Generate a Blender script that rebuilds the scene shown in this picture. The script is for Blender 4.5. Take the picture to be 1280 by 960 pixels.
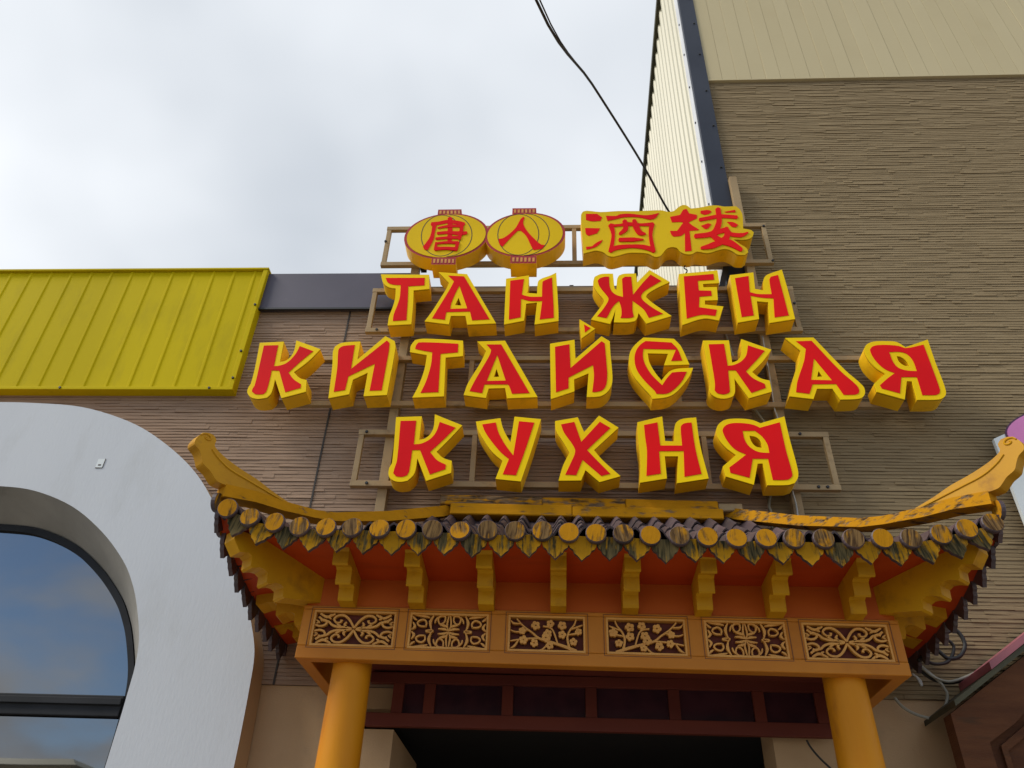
import bpy, bmesh, math, random
from mathutils import Vector, Matrix
from mathutils.geometry import tessellate_polygon

for o in list(bpy.data.objects):
    bpy.data.objects.remove(o)
S = bpy.context.scene
COL = S.collection
RNG = random.Random(7)

# ------------------------------------------------------------------ camera, sky, sun, exposure
cam_d = bpy.data.cameras.new('camera')
cam = bpy.data.objects.new('camera', cam_d)
COL.objects.link(cam)
cam_d.sensor_width = 36.0
cam_d.lens = 28.125
cam_d.clip_end = 5000
cam.matrix_world = Matrix.Translation((0, -5.0, 1.6)) @ Matrix([[0.998405, -0.001612, 0.056434], [0.044431, -0.594298, -0.803017], [0.034833, 0.804243, -0.593278]]).to_4x4()
S.camera = cam
S.view_settings.view_transform = 'Standard'
S.view_settings.look = 'None'
S.view_settings.gamma = 1.0
S.view_settings.exposure = 0.58
S.view_settings.use_curve_mapping = False

SUN_DIR = Vector((-0.80, -0.30, 0.80)).normalized()      # towards the sun
W = bpy.data.worlds.new('World')
S.world = W
W.use_nodes = True
wn, wl = W.node_tree.nodes, W.node_tree.links
wn.clear()
w_out = wn.new('ShaderNodeOutputWorld')
w_bg = wn.new('ShaderNodeBackground')
w_bg.inputs['Strength'].default_value = 0.12
w_sky = wn.new('ShaderNodeTexSky')
w_sky.sky_type = 'NISHITA'
w_sky.sun_disc = False
w_sky.sun_elevation = math.asin(SUN_DIR.z)
w_sky.sun_rotation = math.atan2(SUN_DIR.x, SUN_DIR.y)
w_sky.dust_density = 0.15
w_sky.ozone_density = 3.0
def wmath(op, a, b=None, c=None):
    n = wn.new('ShaderNodeMath'); n.operation = op
    for i, v in enumerate((a, b, c)):
        if v is None: continue
        if isinstance(v, (int, float)): n.inputs[i].default_value = v
        else: wl.new(v, n.inputs[i])
    return n.outputs[0]
w_tc = wn.new('ShaderNodeTexCoord')
w_sep = wn.new('ShaderNodeSeparateXYZ'); wl.new(w_tc.outputs['Generated'], w_sep.inputs[0])
den = wmath('ADD', wmath('MAXIMUM', w_sep.outputs['Z'], 0.0), 0.35)
w_com = wn.new('ShaderNodeCombineXYZ')
wl.new(wmath('DIVIDE', w_sep.outputs['X'], den), w_com.inputs[0])
wl.new(wmath('DIVIDE', w_sep.outputs['Y'], den), w_com.inputs[1])
w_n1 = wn.new('ShaderNodeTexNoise'); w_n1.inputs['Scale'].default_value = 2.3; w_n1.inputs['Detail'].default_value = 6; w_n1.inputs['Roughness'].default_value = 0.5; w_n1.inputs['Distortion'].default_value = 0.3
wl.new(w_com.outputs[0], w_n1.inputs['Vector'])
# cloud cover: overcast over the building, breaking up over the street behind
cover = wmath('ADD', wmath('ADD', wmath('MULTIPLY_ADD', w_n1.outputs['Fac'], 1.9, -0.40), wmath('MULTIPLY', w_sep.outputs['Y'], 0.40)), wmath('MULTIPLY', w_sep.outputs['Z'], 0.45))
w_hz = wn.new('ShaderNodeMapRange'); w_hz.interpolation_type = 'SMOOTHSTEP'      # cloud banks stack up towards the horizon
w_hz.inputs['From Min'].default_value = 0.34; w_hz.inputs['From Max'].default_value = 0.12; w_hz.inputs['To Max'].default_value = 0.30
wl.new(w_sep.outputs['Z'], w_hz.inputs['Value'])
cover = wmath('ADD', cover, w_hz.outputs['Result'])
w_mr = wn.new('ShaderNodeMapRange'); w_mr.interpolation_type = 'SMOOTHSTEP'
w_mr.inputs['From Min'].default_value = 0.22; w_mr.inputs['From Max'].default_value = 0.62
wl.new(cover, w_mr.inputs['Value'])
w_n2 = wn.new('ShaderNodeTexNoise'); w_n2.inputs['Scale'].default_value = 1.5; w_n2.inputs['Detail'].default_value = 4; w_n2.inputs['Roughness'].default_value = 0.45
w_map = wn.new('ShaderNodeMapping'); w_map.inputs['Location'].default_value = (3.1, 1.7, 0.0)
wl.new(w_com.outputs[0], w_map.inputs['Vector']); wl.new(w_map.outputs[0], w_n2.inputs['Vector'])
w_cr = wn.new('ShaderNodeValToRGB')
w_cr.color_ramp.elements[0].position = 0.32; w_cr.color_ramp.elements[0].color = (2.7, 3.0, 3.4, 1)
w_cr.color_ramp.elements[1].position = 0.64; w_cr.color_ramp.elements[1].color = (5.5, 5.7, 5.95, 1)
wl.new(w_n2.outputs['Fac'], w_cr.inputs['Fac'])
w_mix = wn.new('ShaderNodeMix'); w_mix.data_type = 'RGBA'
wl.new(w_mr.outputs['Result'], w_mix.inputs['Factor'])
wl.new(w_sky.outputs['Color'], w_mix.inputs['A'])
wl.new(w_cr.outputs['Color'], w_mix.inputs['B'])
wl.new(w_mix.outputs['Result'], w_bg.inputs['Color'])
wl.new(w_bg.outputs[0], w_out.inputs[0])

sun_d = bpy.data.lights.new('sun', 'SUN')
sun_d.energy = 2.0
sun_d.angle = math.radians(22)
sun_d.color = (1.0, 0.95, 0.86)
sun = bpy.data.objects.new('sun', sun_d)
COL.objects.link(sun)
sun.rotation_euler = SUN_DIR.to_track_quat('Z', 'Y').to_euler()

# ------------------------------------------------------------------ materials
def mat_base(name):
    m = bpy.data.materials.new(name); m.use_nodes = True
    nt = m.node_tree
    return m, nt, nt.nodes['Principled BSDF']

def paint(name, c1, c2=None, rough=0.5, scale=4.0, lo=0.35, hi=0.65, bump=0.0, bscale=60.0, stretch=(1, 1, 1), spec=0.5,
          grime=None, gscale=3.0, glo=0.55, ghi=0.75, rand=0.0, coords='Object'):
    """two-tone paint with large soft variation, optional grime patches, fine bump and per-object brightness spread"""
    m, nt, b = mat_base(name)
    N, Lk = nt.nodes, nt.links
    b.inputs['Roughness'].default_value = rough
    b.inputs['Specular IOR Level'].default_value = spec
    tc = N.new('ShaderNodeTexCoord')
    mp = N.new('ShaderNodeMapping'); mp.inputs['Scale'].default_value = stretch
    Lk.new(tc.outputs[coords], mp.inputs['Vector'])
    oi = N.new('ShaderNodeObjectInfo')
    ad = N.new('ShaderNodeVectorMath'); ad.operation = 'ADD'
    sc = N.new('ShaderNodeVectorMath'); sc.operation = 'SCALE'; sc.inputs[0].default_value = (37, 19, 53)
    Lk.new(oi.outputs['Random'], sc.inputs['Scale'])
    Lk.new(mp.outputs[0], ad.inputs[0]); Lk.new(sc.outputs[0], ad.inputs[1])
    vec = ad.outputs[0]
    n1 = N.new('ShaderNodeTexNoise'); n1.inputs['Scale'].default_value = scale; n1.inputs['Detail'].default_value = 5
    Lk.new(vec, n1.inputs['Vector'])
    r1 = N.new('ShaderNodeMapRange'); r1.inputs['From Min'].default_value = lo; r1.inputs['From Max'].default_value = hi
    Lk.new(n1.outputs['Fac'], r1.inputs['Value'])
    mx = N.new('ShaderNodeMix'); mx.data_type = 'RGBA'
    mx.inputs['A'].default_value = (*c1, 1); mx.inputs['B'].default_value = (*(c2 or [v * 0.8 for v in c1]), 1)
    Lk.new(r1.outputs[0], mx.inputs['Factor'])
    col = mx.outputs['Result']
    if grime:
        n2 = N.new('ShaderNodeTexNoise'); n2.inputs['Scale'].default_value = gscale; n2.inputs['Detail'].default_value = 8; n2.inputs['Roughness'].default_value = 0.65
        Lk.new(vec, n2.inputs['Vector'])
        r2 = N.new('ShaderNodeMapRange'); r2.inputs['From Min'].default_value = glo; r2.inputs['From Max'].default_value = ghi
        Lk.new(n2.outputs['Fac'], r2.inputs['Value'])
        m2 = N.new('ShaderNodeMix'); m2.data_type = 'RGBA'
        Lk.new(r2.outputs[0], m2.inputs['Factor']); Lk.new(col, m2.inputs['A']); m2.inputs['B'].default_value = (*grime, 1)
        col = m2.outputs['Result']
    if rand:
        hv = N.new('ShaderNodeHueSaturation')
        mr = N.new('ShaderNodeMapRange'); mr.inputs['To Min'].default_value = 1 - rand; mr.inputs['To Max'].default_value = 1 + rand
        Lk.new(oi.outputs['Random'], mr.inputs['Value']); Lk.new(mr.outputs[0], hv.inputs['Value']); Lk.new(col, hv.inputs['Color'])
        col = hv.outputs['Color']
    Lk.new(col, b.inputs['Base Color'])
    if bump:
        n3 = N.new('ShaderNodeTexNoise'); n3.inputs['Scale'].default_value = bscale; n3.inputs['Detail'].default_value = 4
        Lk.new(vec, n3.inputs['Vector'])
        bp = N.new('ShaderNodeBump'); bp.inputs['Strength'].default_value = bump; bp.inputs['Distance'].default_value = 0.01
        Lk.new(n3.outputs['Fac'], bp.inputs['Height']); Lk.new(bp.outputs[0], b.inputs['Normal'])
    return m

def peeling(name, c_paint, c_wood, c_dark, grain_scale=9.0, stretch=(6, 6, 0.6), amount=0.5):
    """flaking paint over grey weathered timber; how much has flaked differs from piece to piece"""
    m, nt, b = mat_base(name)
    N, Lk = nt.nodes, nt.links
    b.inputs['Roughness'].default_value = 0.75; b.inputs['Specular IOR Level'].default_value = 0.06
    tc = N.new('ShaderNodeTexCoord'); oi = N.new('ShaderNodeObjectInfo')
    mp = N.new('ShaderNodeMapping'); mp.inputs['Scale'].default_value = stretch
    Lk.new(tc.outputs['Object'], mp.inputs['Vector'])
    sc = N.new('ShaderNodeVectorMath'); sc.operation = 'SCALE'; sc.inputs[0].default_value = (37, 19, 53)
    Lk.new(oi.outputs['Random'], sc.inputs['Scale'])
    ad = N.new('ShaderNodeVectorMath'); ad.operation = 'ADD'
    Lk.new(mp.outputs[0], ad.inputs[0]); Lk.new(sc.outputs[0], ad.inputs[1])
    g = N.new('ShaderNodeTexNoise'); g.inputs['Scale'].default_value = grain_scale; g.inputs['Detail'].default_value = 6; g.inputs['Roughness'].default_value = 0.6
    Lk.new(ad.outputs[0], g.inputs['Vector'])
    ad2 = N.new('ShaderNodeVectorMath'); ad2.operation = 'ADD'
    Lk.new(tc.outputs['Object'], ad2.inputs[0]); Lk.new(sc.outputs[0], ad2.inputs[1])
    pch = N.new('ShaderNodeTexNoise'); pch.inputs['Scale'].default_value = 14; pch.inputs['Detail'].default_value = 3
    Lk.new(ad2.outputs[0], pch.inputs['Vector'])
    rnd = N.new('ShaderNodeMath'); rnd.operation = 'FRACT'
    r7 = N.new('ShaderNodeMath'); r7.operation = 'MULTIPLY'; r7.inputs[1].default_value = 7.31
    Lk.new(oi.outputs['Random'], r7.inputs[0]); Lk.new(r7.outputs[0], rnd.inputs[0])
    sm = N.new('ShaderNodeMath'); sm.operation = 'ADD'; Lk.new(g.outputs['Fac'], sm.inputs[0])
    ps = N.new('ShaderNodeMath'); ps.operation = 'MULTIPLY'; ps.inputs[1].default_value = 0.6; Lk.new(pch.outputs['Fac'], ps.inputs[0]); Lk.new(ps.outputs[0], sm.inputs[1])
    rs = N.new('ShaderNodeMath'); rs.operation = 'MULTIPLY_ADD'; rs.inputs[1].default_value = 0.34; Lk.new(rnd.outputs[0], rs.inputs[0]); Lk.new(sm.outputs[0], rs.inputs[2])
    r1 = N.new('ShaderNodeMapRange'); r1.inputs['From Min'].default_value = 1.12 - amount * 0.28; r1.inputs['From Max'].default_value = 1.27 - amount * 0.28
    Lk.new(rs.outputs[0], r1.inputs['Value'])
    g2 = N.new('ShaderNodeTexNoise'); g2.inputs['Scale'].default_value = grain_scale * 1.7; g2.inputs['Detail'].default_value = 4
    Lk.new(ad.outputs[0], g2.inputs['Vector'])
    wd = N.new('ShaderNodeMix'); wd.data_type = 'RGBA'; wd.inputs['A'].default_value = (*c_dark, 1); wd.inputs['B'].default_value = (*c_wood, 1)
    r2 = N.new('ShaderNodeMapRange'); r2.inputs['From Min'].default_value = 0.38; r2.inputs['From Max'].default_value = 0.6
    Lk.new(g2.outputs['Fac'], r2.inputs['Value']); Lk.new(r2.outputs[0], wd.inputs['Factor'])
    pn = N.new('ShaderNodeMix'); pn.data_type = 'RGBA'; pn.inputs['A'].default_value = (*c_paint, 1); pn.inputs['B'].default_value = (*[v * 0.72 for v in c_paint], 1)
    Lk.new(pch.outputs['Fac'], pn.inputs['Factor'])
    mx = N.new('ShaderNodeMix'); mx.data_type = 'RGBA'
    Lk.new(r1.outputs[0], mx.inputs['Factor']); Lk.new(pn.outputs['Result'], mx.inputs['A']); Lk.new(wd.outputs['Result'], mx.inputs['B'])
    Lk.new(mx.outputs['Result'], b.inputs['Base Color'])
    bp = N.new('ShaderNodeBump'); bp.inputs['Strength'].default_value = 0.5; bp.inputs['Distance'].default_value = 0.006
    bm_ = N.new('ShaderNodeMath'); bm_.operation = 'SUBTRACT'; Lk.new(g.outputs['Fac'], bm_.inputs[0]); Lk.new(r1.outputs[0], bm_.inputs[1])
    Lk.new(bm_.outputs[0], bp.inputs['Height']); Lk.new(bp.outputs[0], b.inputs['Normal'])
    return m

M_ = {}
def siding(name, c1, c2, gr): return paint(name, c1, c2, 0.9, 1.6, bump=0.4, bscale=5, stretch=(2.2, 2, 26), grime=gr, gscale=2.3, glo=0.5, ghi=0.8, spec=0.15)
M_['siding'] = siding('stone_siding', (0.345, 0.238, 0.165), (0.30, 0.204, 0.14), (0.235, 0.157, 0.106))
M_['siding_cast'] = siding('olive_cast_siding', (0.275, 0.205, 0.115), (0.24, 0.176, 0.097), (0.19, 0.138, 0.076))  # same stone as the low building; olive lens shading put into the colour
M_['siding_back'] = paint('siding_joint', (0.17, 0.125, 0.09), None, 0.9, 5)
M_['seam'] = paint('panel_seam', (0.05, 0.042, 0.036), None, 0.8, 5)
M_['beige'] = paint('beige_render', (0.50, 0.335, 0.185), (0.44, 0.285, 0.15), 0.85, 1.5, bump=0.25, bscale=120, grime=(0.27, 0.2, 0.13), gscale=1.6, glo=0.55, ghi=0.8)
M_['white'] = paint('white_render', (0.53, 0.55, 0.575), (0.505, 0.525, 0.55), 0.8, 1.3, bump=0.12, bscale=40, stretch=(1.4, 1, 0.45), grime=(0.40, 0.41, 0.40), gscale=2.2, glo=0.55, ghi=0.98)
M_['grey_reveal'] = paint('grey_reveal', (0.33, 0.315, 0.285), (0.26, 0.25, 0.225), 0.85, 3, bump=0.2, grime=(0.12, 0.115, 0.10), gscale=2.6, glo=0.52, ghi=0.85)
M_['frame'] = paint('black_frame', (0.010, 0.011, 0.013), (0.016, 0.017, 0.02), 0.6, 6, spec=0.25, grime=(0.10, 0.10, 0.095), gscale=14, glo=0.66, ghi=0.8)
M_['yellow_sheet'] = paint('yellow_sheet', (0.55, 0.425, 0.003), (0.50, 0.385, 0.003), 0.7, 1.3, stretch=(1, 1, 0.3), grime=(0.36, 0.28, 0.01), gscale=2.5, glo=0.55, ghi=0.85, spec=0.06, bump=0.15, bscale=3)
M_['fascia'] = paint('violet_fascia', (0.075, 0.065, 0.092), (0.06, 0.052, 0.075), 0.5, 2, grime=(0.12, 0.11, 0.12), gscale=3, glo=0.6, ghi=0.9)
M_['flash'] = paint('parapet_metal', (0.30, 0.25, 0.19), (0.22, 0.18, 0.14), 0.5, 3)
M_['cream_board'] = paint('cream_board', (0.53, 0.45, 0.275), (0.505, 0.425, 0.255), 0.75, 0.5, spec=0.1, grime=(0.46, 0.375, 0.22), gscale=0.5, glo=0.58, ghi=0.95)
M_['cream_sheet'] = paint('cream_sheet', (0.50, 0.465, 0.33), (0.45, 0.42, 0.29), 0.45, 0.8, stretch=(1, 1, 0.2))
M_['dark_trim'] = paint('dark_trim', (0.022, 0.027, 0.042), (0.032, 0.038, 0.055), 0.5, 1.2, spec=0.25)
M_['white_trim'] = paint('white_trim', (0.72, 0.73, 0.75), None, 0.5, 2)
M_['olive_edge'] = paint('olive_edge', (0.07, 0.065, 0.03), (0.03, 0.03, 0.02), 0.7, 3)
M_['tan'] = paint('tan_paint', (0.36, 0.26, 0.14), (0.30, 0.21, 0.11), 0.55, 2, grime=(0.12, 0.075, 0.035), gscale=6, glo=0.56, ghi=0.78, spec=0.2)
M_['black'] = paint('black_paint', (0.012, 0.012, 0.013), None, 0.5, 3)
M_['letter_face'] = paint('letter_face', (0.92, 0.62, 0.002), (0.86, 0.57, 0.002), 0.5, 1.5, spec=0.1, grime=(0.70, 0.43, 0.01), gscale=4, glo=0.6, ghi=0.95)
M_['letter_side'] = paint('letter_side', (0.94, 0.56, 0.002), (0.84, 0.475, 0.002), 0.5, 3.0, bump=0.1, bscale=25, grime=(0.46, 0.25, 0.01), gscale=5, glo=0.55, ghi=0.85)
M_['letter_edge'] = paint('letter_edge', (0.12, 0.06, 0.012), None, 0.6, 6)
M_['letter_red'] = paint('letter_red', (0.78, 0.010, 0.012), (0.66, 0.008, 0.013), 0.55, 1.2, spec=0.06, grime=(0.52, 0.012, 0.02), gscale=5, glo=0.6, ghi=0.95)
M_['lan_red'] = paint('lantern_red', (0.40, 0.020, 0.022), (0.30, 0.02, 0.02), 0.5, 8, spec=0.4)
M_['lan_face'] = paint('lantern_face', (0.76, 0.50, 0.004), (0.66, 0.43, 0.004), 0.5, 1.2, spec=0.12)
M_['lan_dash'] = paint('lantern_dash', (0.68, 0.30, 0.04), (0.5, 0.2, 0.05), 0.5, 18)
M_['ink'] = paint('ink_line', (0.05, 0.028, 0.012), None, 0.6, 4)
M_['cap'] = peeling('flaking_yellow_cap', (0.50, 0.222, 0.008), (0.20, 0.118, 0.045), (0.055, 0.03, 0.015), amount=0.68)
M_['drip'] = peeling('flaking_yellow_drip', (0.46, 0.225, 0.010), (0.135, 0.10, 0.042), (0.026, 0.025, 0.014), amount=0.80)
M_['ridge'] = peeling('flaking_ridge', (0.56, 0.25, 0.008), (0.22, 0.145, 0.08), (0.05, 0.03, 0.016), grain_scale=7, stretch=(0.7, 3, 6), amount=0.42)
M_['yellow_wood'] = paint('yellow_wood', (0.58, 0.29, 0.005), (0.49, 0.232, 0.005), 0.5, 3, grime=(0.26, 0.105, 0.012), gscale=7, glo=0.54, ghi=0.82, spec=0.2)
M_['orange_wood'] = paint('orange_wood', (0.56, 0.21, 0.020), (0.48, 0.168, 0.015), 0.45, 2, grime=(0.40, 0.14, 0.02), gscale=4, glo=0.6, ghi=0.9, spec=0.2)
M_['fret'] = paint('fret_wood', (0.72, 0.35, 0.06), (0.62, 0.285, 0.045), 0.5, 8)
M_['fret_back'] = paint('fret_back', (0.13, 0.022, 0.010), (0.085, 0.016, 0.008), 0.8, 4)
M_['groove'] = paint('groove_brown', (0.16, 0.05, 0.012), None, 0.6, 4)
M_['red_soffit'] = paint('red_soffit', (0.46, 0.054, 0.007), (0.38, 0.038, 0.006), 0.45, 1.5, stretch=(0.4, 2, 2), grime=(0.20, 0.03, 0.01), gscale=3, glo=0.55, ghi=0.85, spec=0.2)
M_['red_board'] = paint('red_board', (0.54, 0.125, 0.012), (0.42, 0.075, 0.010), 0.45, 1.5, stretch=(0.4, 2, 2), spec=0.2)
M_['column'] = paint('column_paint', (0.62, 0.245, 0.006), (0.54, 0.175, 0.006), 0.5, 3, stretch=(1, 1, 0.3), bump=0.25, bscale=18, grime=(0.33, 0.11, 0.012), gscale=6, glo=0.56, ghi=0.8, spec=0.2)
M_['tile'] = paint('roof_tile', (0.085, 0.055, 0.060), (0.055, 0.038, 0.044), 0.5, 5, rand=0.3, grime=(0.13, 0.12, 0.10), gscale=9, glo=0.55, ghi=0.8)
M_['maroon'] = paint('maroon_wood', (0.16, 0.036, 0.022), (0.115, 0.026, 0.018), 0.6, 3, stretch=(0.4, 1, 1), spec=0.2)
M_['dark_glass'] = paint('transom_glass', (0.055, 0.018, 0.026), (0.03, 0.012, 0.02), 0.25, 6)
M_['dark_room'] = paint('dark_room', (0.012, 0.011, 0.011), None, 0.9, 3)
M_['paving'] = paint('paving', (0.25, 0.222, 0.185), (0.21, 0.187, 0.155), 0.85, 0.6, bump=0.3, bscale=30)
M_['brown_wood'] = paint('brown_wood', (0.125, 0.050, 0.022), (0.085, 0.033, 0.016), 0.7, 2.5, stretch=(1, 1, 6), bump=0.3, bscale=30, grime=(0.06, 0.035, 0.02), gscale=4, glo=0.55, ghi=0.8, spec=0.12)
M_['pink_sheet'] = paint('pink_sheet', (0.36, 0.11, 0.13), (0.27, 0.08, 0.10), 0.5, 4)
M_['board_white'] = paint('board_white', (0.66, 0.70, 0.70), (0.60, 0.64, 0.64), 0.5, 2)
M_['pink'] = paint('pink_print', (0.62, 0.20, 0.46), (0.58, 0.18, 0.42), 0.45, 3)
M_['purple'] = paint('purple_outline', (0.07, 0.02, 0.06), None, 0.5, 3)
M_['cable_black'] = paint('cable_black', (0.015, 0.014, 0.014), None, 0.55, 8)
M_['cable_grey'] = paint('cable_grey', (0.34, 0.33, 0.27), (0.26, 0.25, 0.2), 0.55, 8)
M_['steel'] = paint('steel', (0.45, 0.45, 0.43), (0.3, 0.3, 0.28), 0.4, 8)

def glass_mat():
    m, nt, b = mat_base('window_glass')
    b.inputs['Base Color'].default_value = (0.012, 0.014, 0.018, 1)
    b.inputs['Roughness'].default_value = 0.015
    b.inputs['IOR'].default_value = 2.55
    N, Lk = nt.nodes, nt.links
    tc = N.new('ShaderNodeTexCoord'); n = N.new('ShaderNodeTexNoise'); n.inputs['Scale'].default_value = 0.9; n.inputs['Detail'].default_value = 1
    Lk.new(tc.outputs['Object'], n.inputs['Vector'])
    bp = N.new('ShaderNodeBump'); bp.inputs['Strength'].default_value = 0.04; bp.inputs['Distance'].default_value = 0.05
    Lk.new(n.outputs['Fac'], bp.inputs['Height']); Lk.new(bp.outputs[0], b.inputs['Normal'])
    return m
M_['glass'] = glass_mat()

# ------------------------------------------------------------------ mesh helpers
def empty(name, loc=(0, 0, 0), **kw):
    o = bpy.data.objects.new(name, None); COL.objects.link(o); o.location = loc
    o.empty_display_size = 0.1
    for k, v in kw.items(): o[k] = v
    return o

def obj(name, bm, mats, parent=None, smooth=False, recalc=True, **kw):
    """link a bmesh as ONE mesh object; origin moved to its centre so object textures differ piece by piece"""
    if recalc: bmesh.ops.recalc_face_normals(bm, faces=bm.faces)
    me = bpy.data.meshes.new(name); bm.to_mesh(me); bm.free()
    for m in (mats if isinstance(mats, (list, tuple)) else [mats]): me.materials.append(M_[m])
    if smooth:
        for p in me.polygons: p.use_smooth = True
    o = bpy.data.objects.new(name, me); COL.objects.link(o)
    if parent is not None:
        o.parent = parent
        p = parent; off = Vector((0, 0, 0))
        while p is not None: off += p.location; p = p.parent
        o.location = -off
    for k, v in kw.items(): o[k] = v
    return o

def copy(o, name, parent, loc, rot=None, scale=None):
    c = bpy.data.objects.new(name, o.data); COL.objects.link(c); c.parent = parent
    p = parent; off = Vector((0, 0, 0))
    while p is not None: off += p.location; p = p.parent
    c.location = Vector(loc) - off
    if rot: c.rotation_euler = rot
    if scale: c.scale = scale
    return c

def box(bm, x0, x1, y0, y1, z0, z1, mi=0):
    v = [bm.verts.new(p) for p in ((x0, y0, z0), (x1, y0, z0), (x1, y1, z0), (x0, y1, z0), (x0, y0, z1), (x1, y0, z1), (x1, y1, z1), (x0, y1, z1))]
    for f in ((0, 1, 2, 3), (4, 7, 6, 5), (0, 4, 5, 1), (1, 5, 6, 2), (2, 6, 7, 3), (3, 7, 4, 0)):
        bm.faces.new([v[i] for i in f]).material_index = mi
def bxo(name, mat, parent, x0, x1, y0, y1, z0, z1, bev=0.0, **kw):
    bm = bmesh.new(); box(bm, x0, x1, y0, y1, z0, z1)
    if bev: bmesh.ops.bevel(bm, geom=bm.edges[:], offset=bev, segments=2, affect='EDGES', profile=0.7)
    return obj(name, bm, mat, parent, **kw)

def hexa(bm, pts, mi=0):
    """box from 8 free corners: bottom ring 0-3, top ring 4-7"""
    v = [bm.verts.new(p) for p in pts]
    for f in ((0, 1, 2, 3), (4, 7, 6, 5), (0, 4, 5, 1), (1, 5, 6, 2), (2, 6, 7, 3), (3, 7, 4, 0)):
        bm.faces.new([v[i] for i in f]).material_index = mi

def smooth_poly(pts, ang=38, sub=4):
    n = len(pts); P = [Vector(p) for p in pts]; out = []
    sm = []
    for i in range(n):
        a = P[i] - P[i - 1]; b = P[(i + 1) % n] - P[i]
        sm.append(a.length > 1e-6 and b.length > 1e-6 and a.angle(b) < math.radians(ang))
    for i in range(n):
        p1, p2 = P[i], P[(i + 1) % n]; j = (i + 1) % n
        d = (p2 - p1); l = d.length
        out.append(p1)
        if not (sm[i] or sm[j]) or l < 1e-6: continue
        m1 = ((p2 - P[i - 1]).normalized() if sm[i] else d.normalized()) * l
        m2 = ((P[(j + 1) % n] - p1).normalized() if sm[j] else d.normalized()) * l
        for k in range(1, sub):
            t = k / sub
            out.append(p1 * (2*t**3 - 3*t*t + 1) + m1 * (t**3 - 2*t*t + t) + p2 * (-2*t**3 + 3*t*t) + m2 * (t**3 - t*t))
    return [(p.x, p.y) for p in out]

def cap(bm, loops, y, mi=0):
    """flat filled polygon with holes in the x-z plane at depth y"""
    tri = tessellate_polygon([[Vector((p[0], p[1], 0)) for p in l] for l in loops])
    flat = [p for l in loops for p in l]
    vs = [bm.verts.new((p[0], y, p[1])) for p in flat]
    for t in tri:
        try: bm.faces.new([vs[i] for i in t]).material_index = mi
        except ValueError: pass
    return vs

def prism(bm, loops, yf, yb, mf=0, ms=0, bands=None):
    """extrusion along y; bands = [(y_from, y_to, material)] colours strips of the side"""
    cap(bm, loops, yf, mf); cap(bm, loops, yb, ms)
    bands = bands or [(yf, yb, ms)]
    for l in loops:
        n = len(l)
        for (a, b, mi) in bands:
            ra = [bm.verts.new((p[0], a, p[1])) for p in l]; rb = [bm.verts.new((p[0], b, p[1])) for p in l]
            for i in range(n):
                j = (i + 1) % n
                bm.faces.new((ra[i], ra[j], rb[j], rb[i])).material_index = mi
    bmesh.ops.remove_doubles(bm, verts=bm.verts[:], dist=1e-5)

def tube(bm, pts, r, seg=8, mi=0, smoothn=6):
    P = [Vector(p) for p in pts]; Q = []
    n = len(P)
    for i in range(n - 1):
        p0, p1, p2, p3 = P[max(i - 1, 0)], P[i], P[i + 1], P[min(i + 2, n - 1)]
        for k in range(smoothn):
            t = k / smoothn
            Q.append(0.5 * ((2 * p1) + (p2 - p0) * t + (2 * p0 - 5 * p1 + 4 * p2 - p3) * t * t + (3 * p1 - p0 - 3 * p2 + p3) * t ** 3))
    Q.append(P[-1]); prev = None
    for i, q in enumerate(Q):
        d = (Q[min(i + 1, len(Q) - 1)] - Q[max(i - 1, 0)]).normalized()
        u = d.orthogonal() if prev is None else (prev - d * prev.dot(d))
        u.normalize(); prev = u.copy(); w = d.cross(u)
        ring = [bm.verts.new(q + (u * math.cos(2 * math.pi * k / seg) + w * math.sin(2 * math.pi * k / seg)) * r) for k in range(seg)]
        if i:
            for k in range(seg):
                bm.faces.new((last[k], last[(k + 1) % seg], ring[(k + 1) % seg], ring[k])).material_index = mi
        else: bm.faces.new(ring[::-1]).material_index = mi
        last = ring
    bm.faces.new(last).material_index = mi

def interp(tab, x):
    if x <= tab[0][0]: return tab[0][1]
    for (a, b), (c, d) in zip(tab, tab[1:]):
        if x <= c: return b + (d - b) * (x - a) / (c - a)
    return tab[-1][1]

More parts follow.
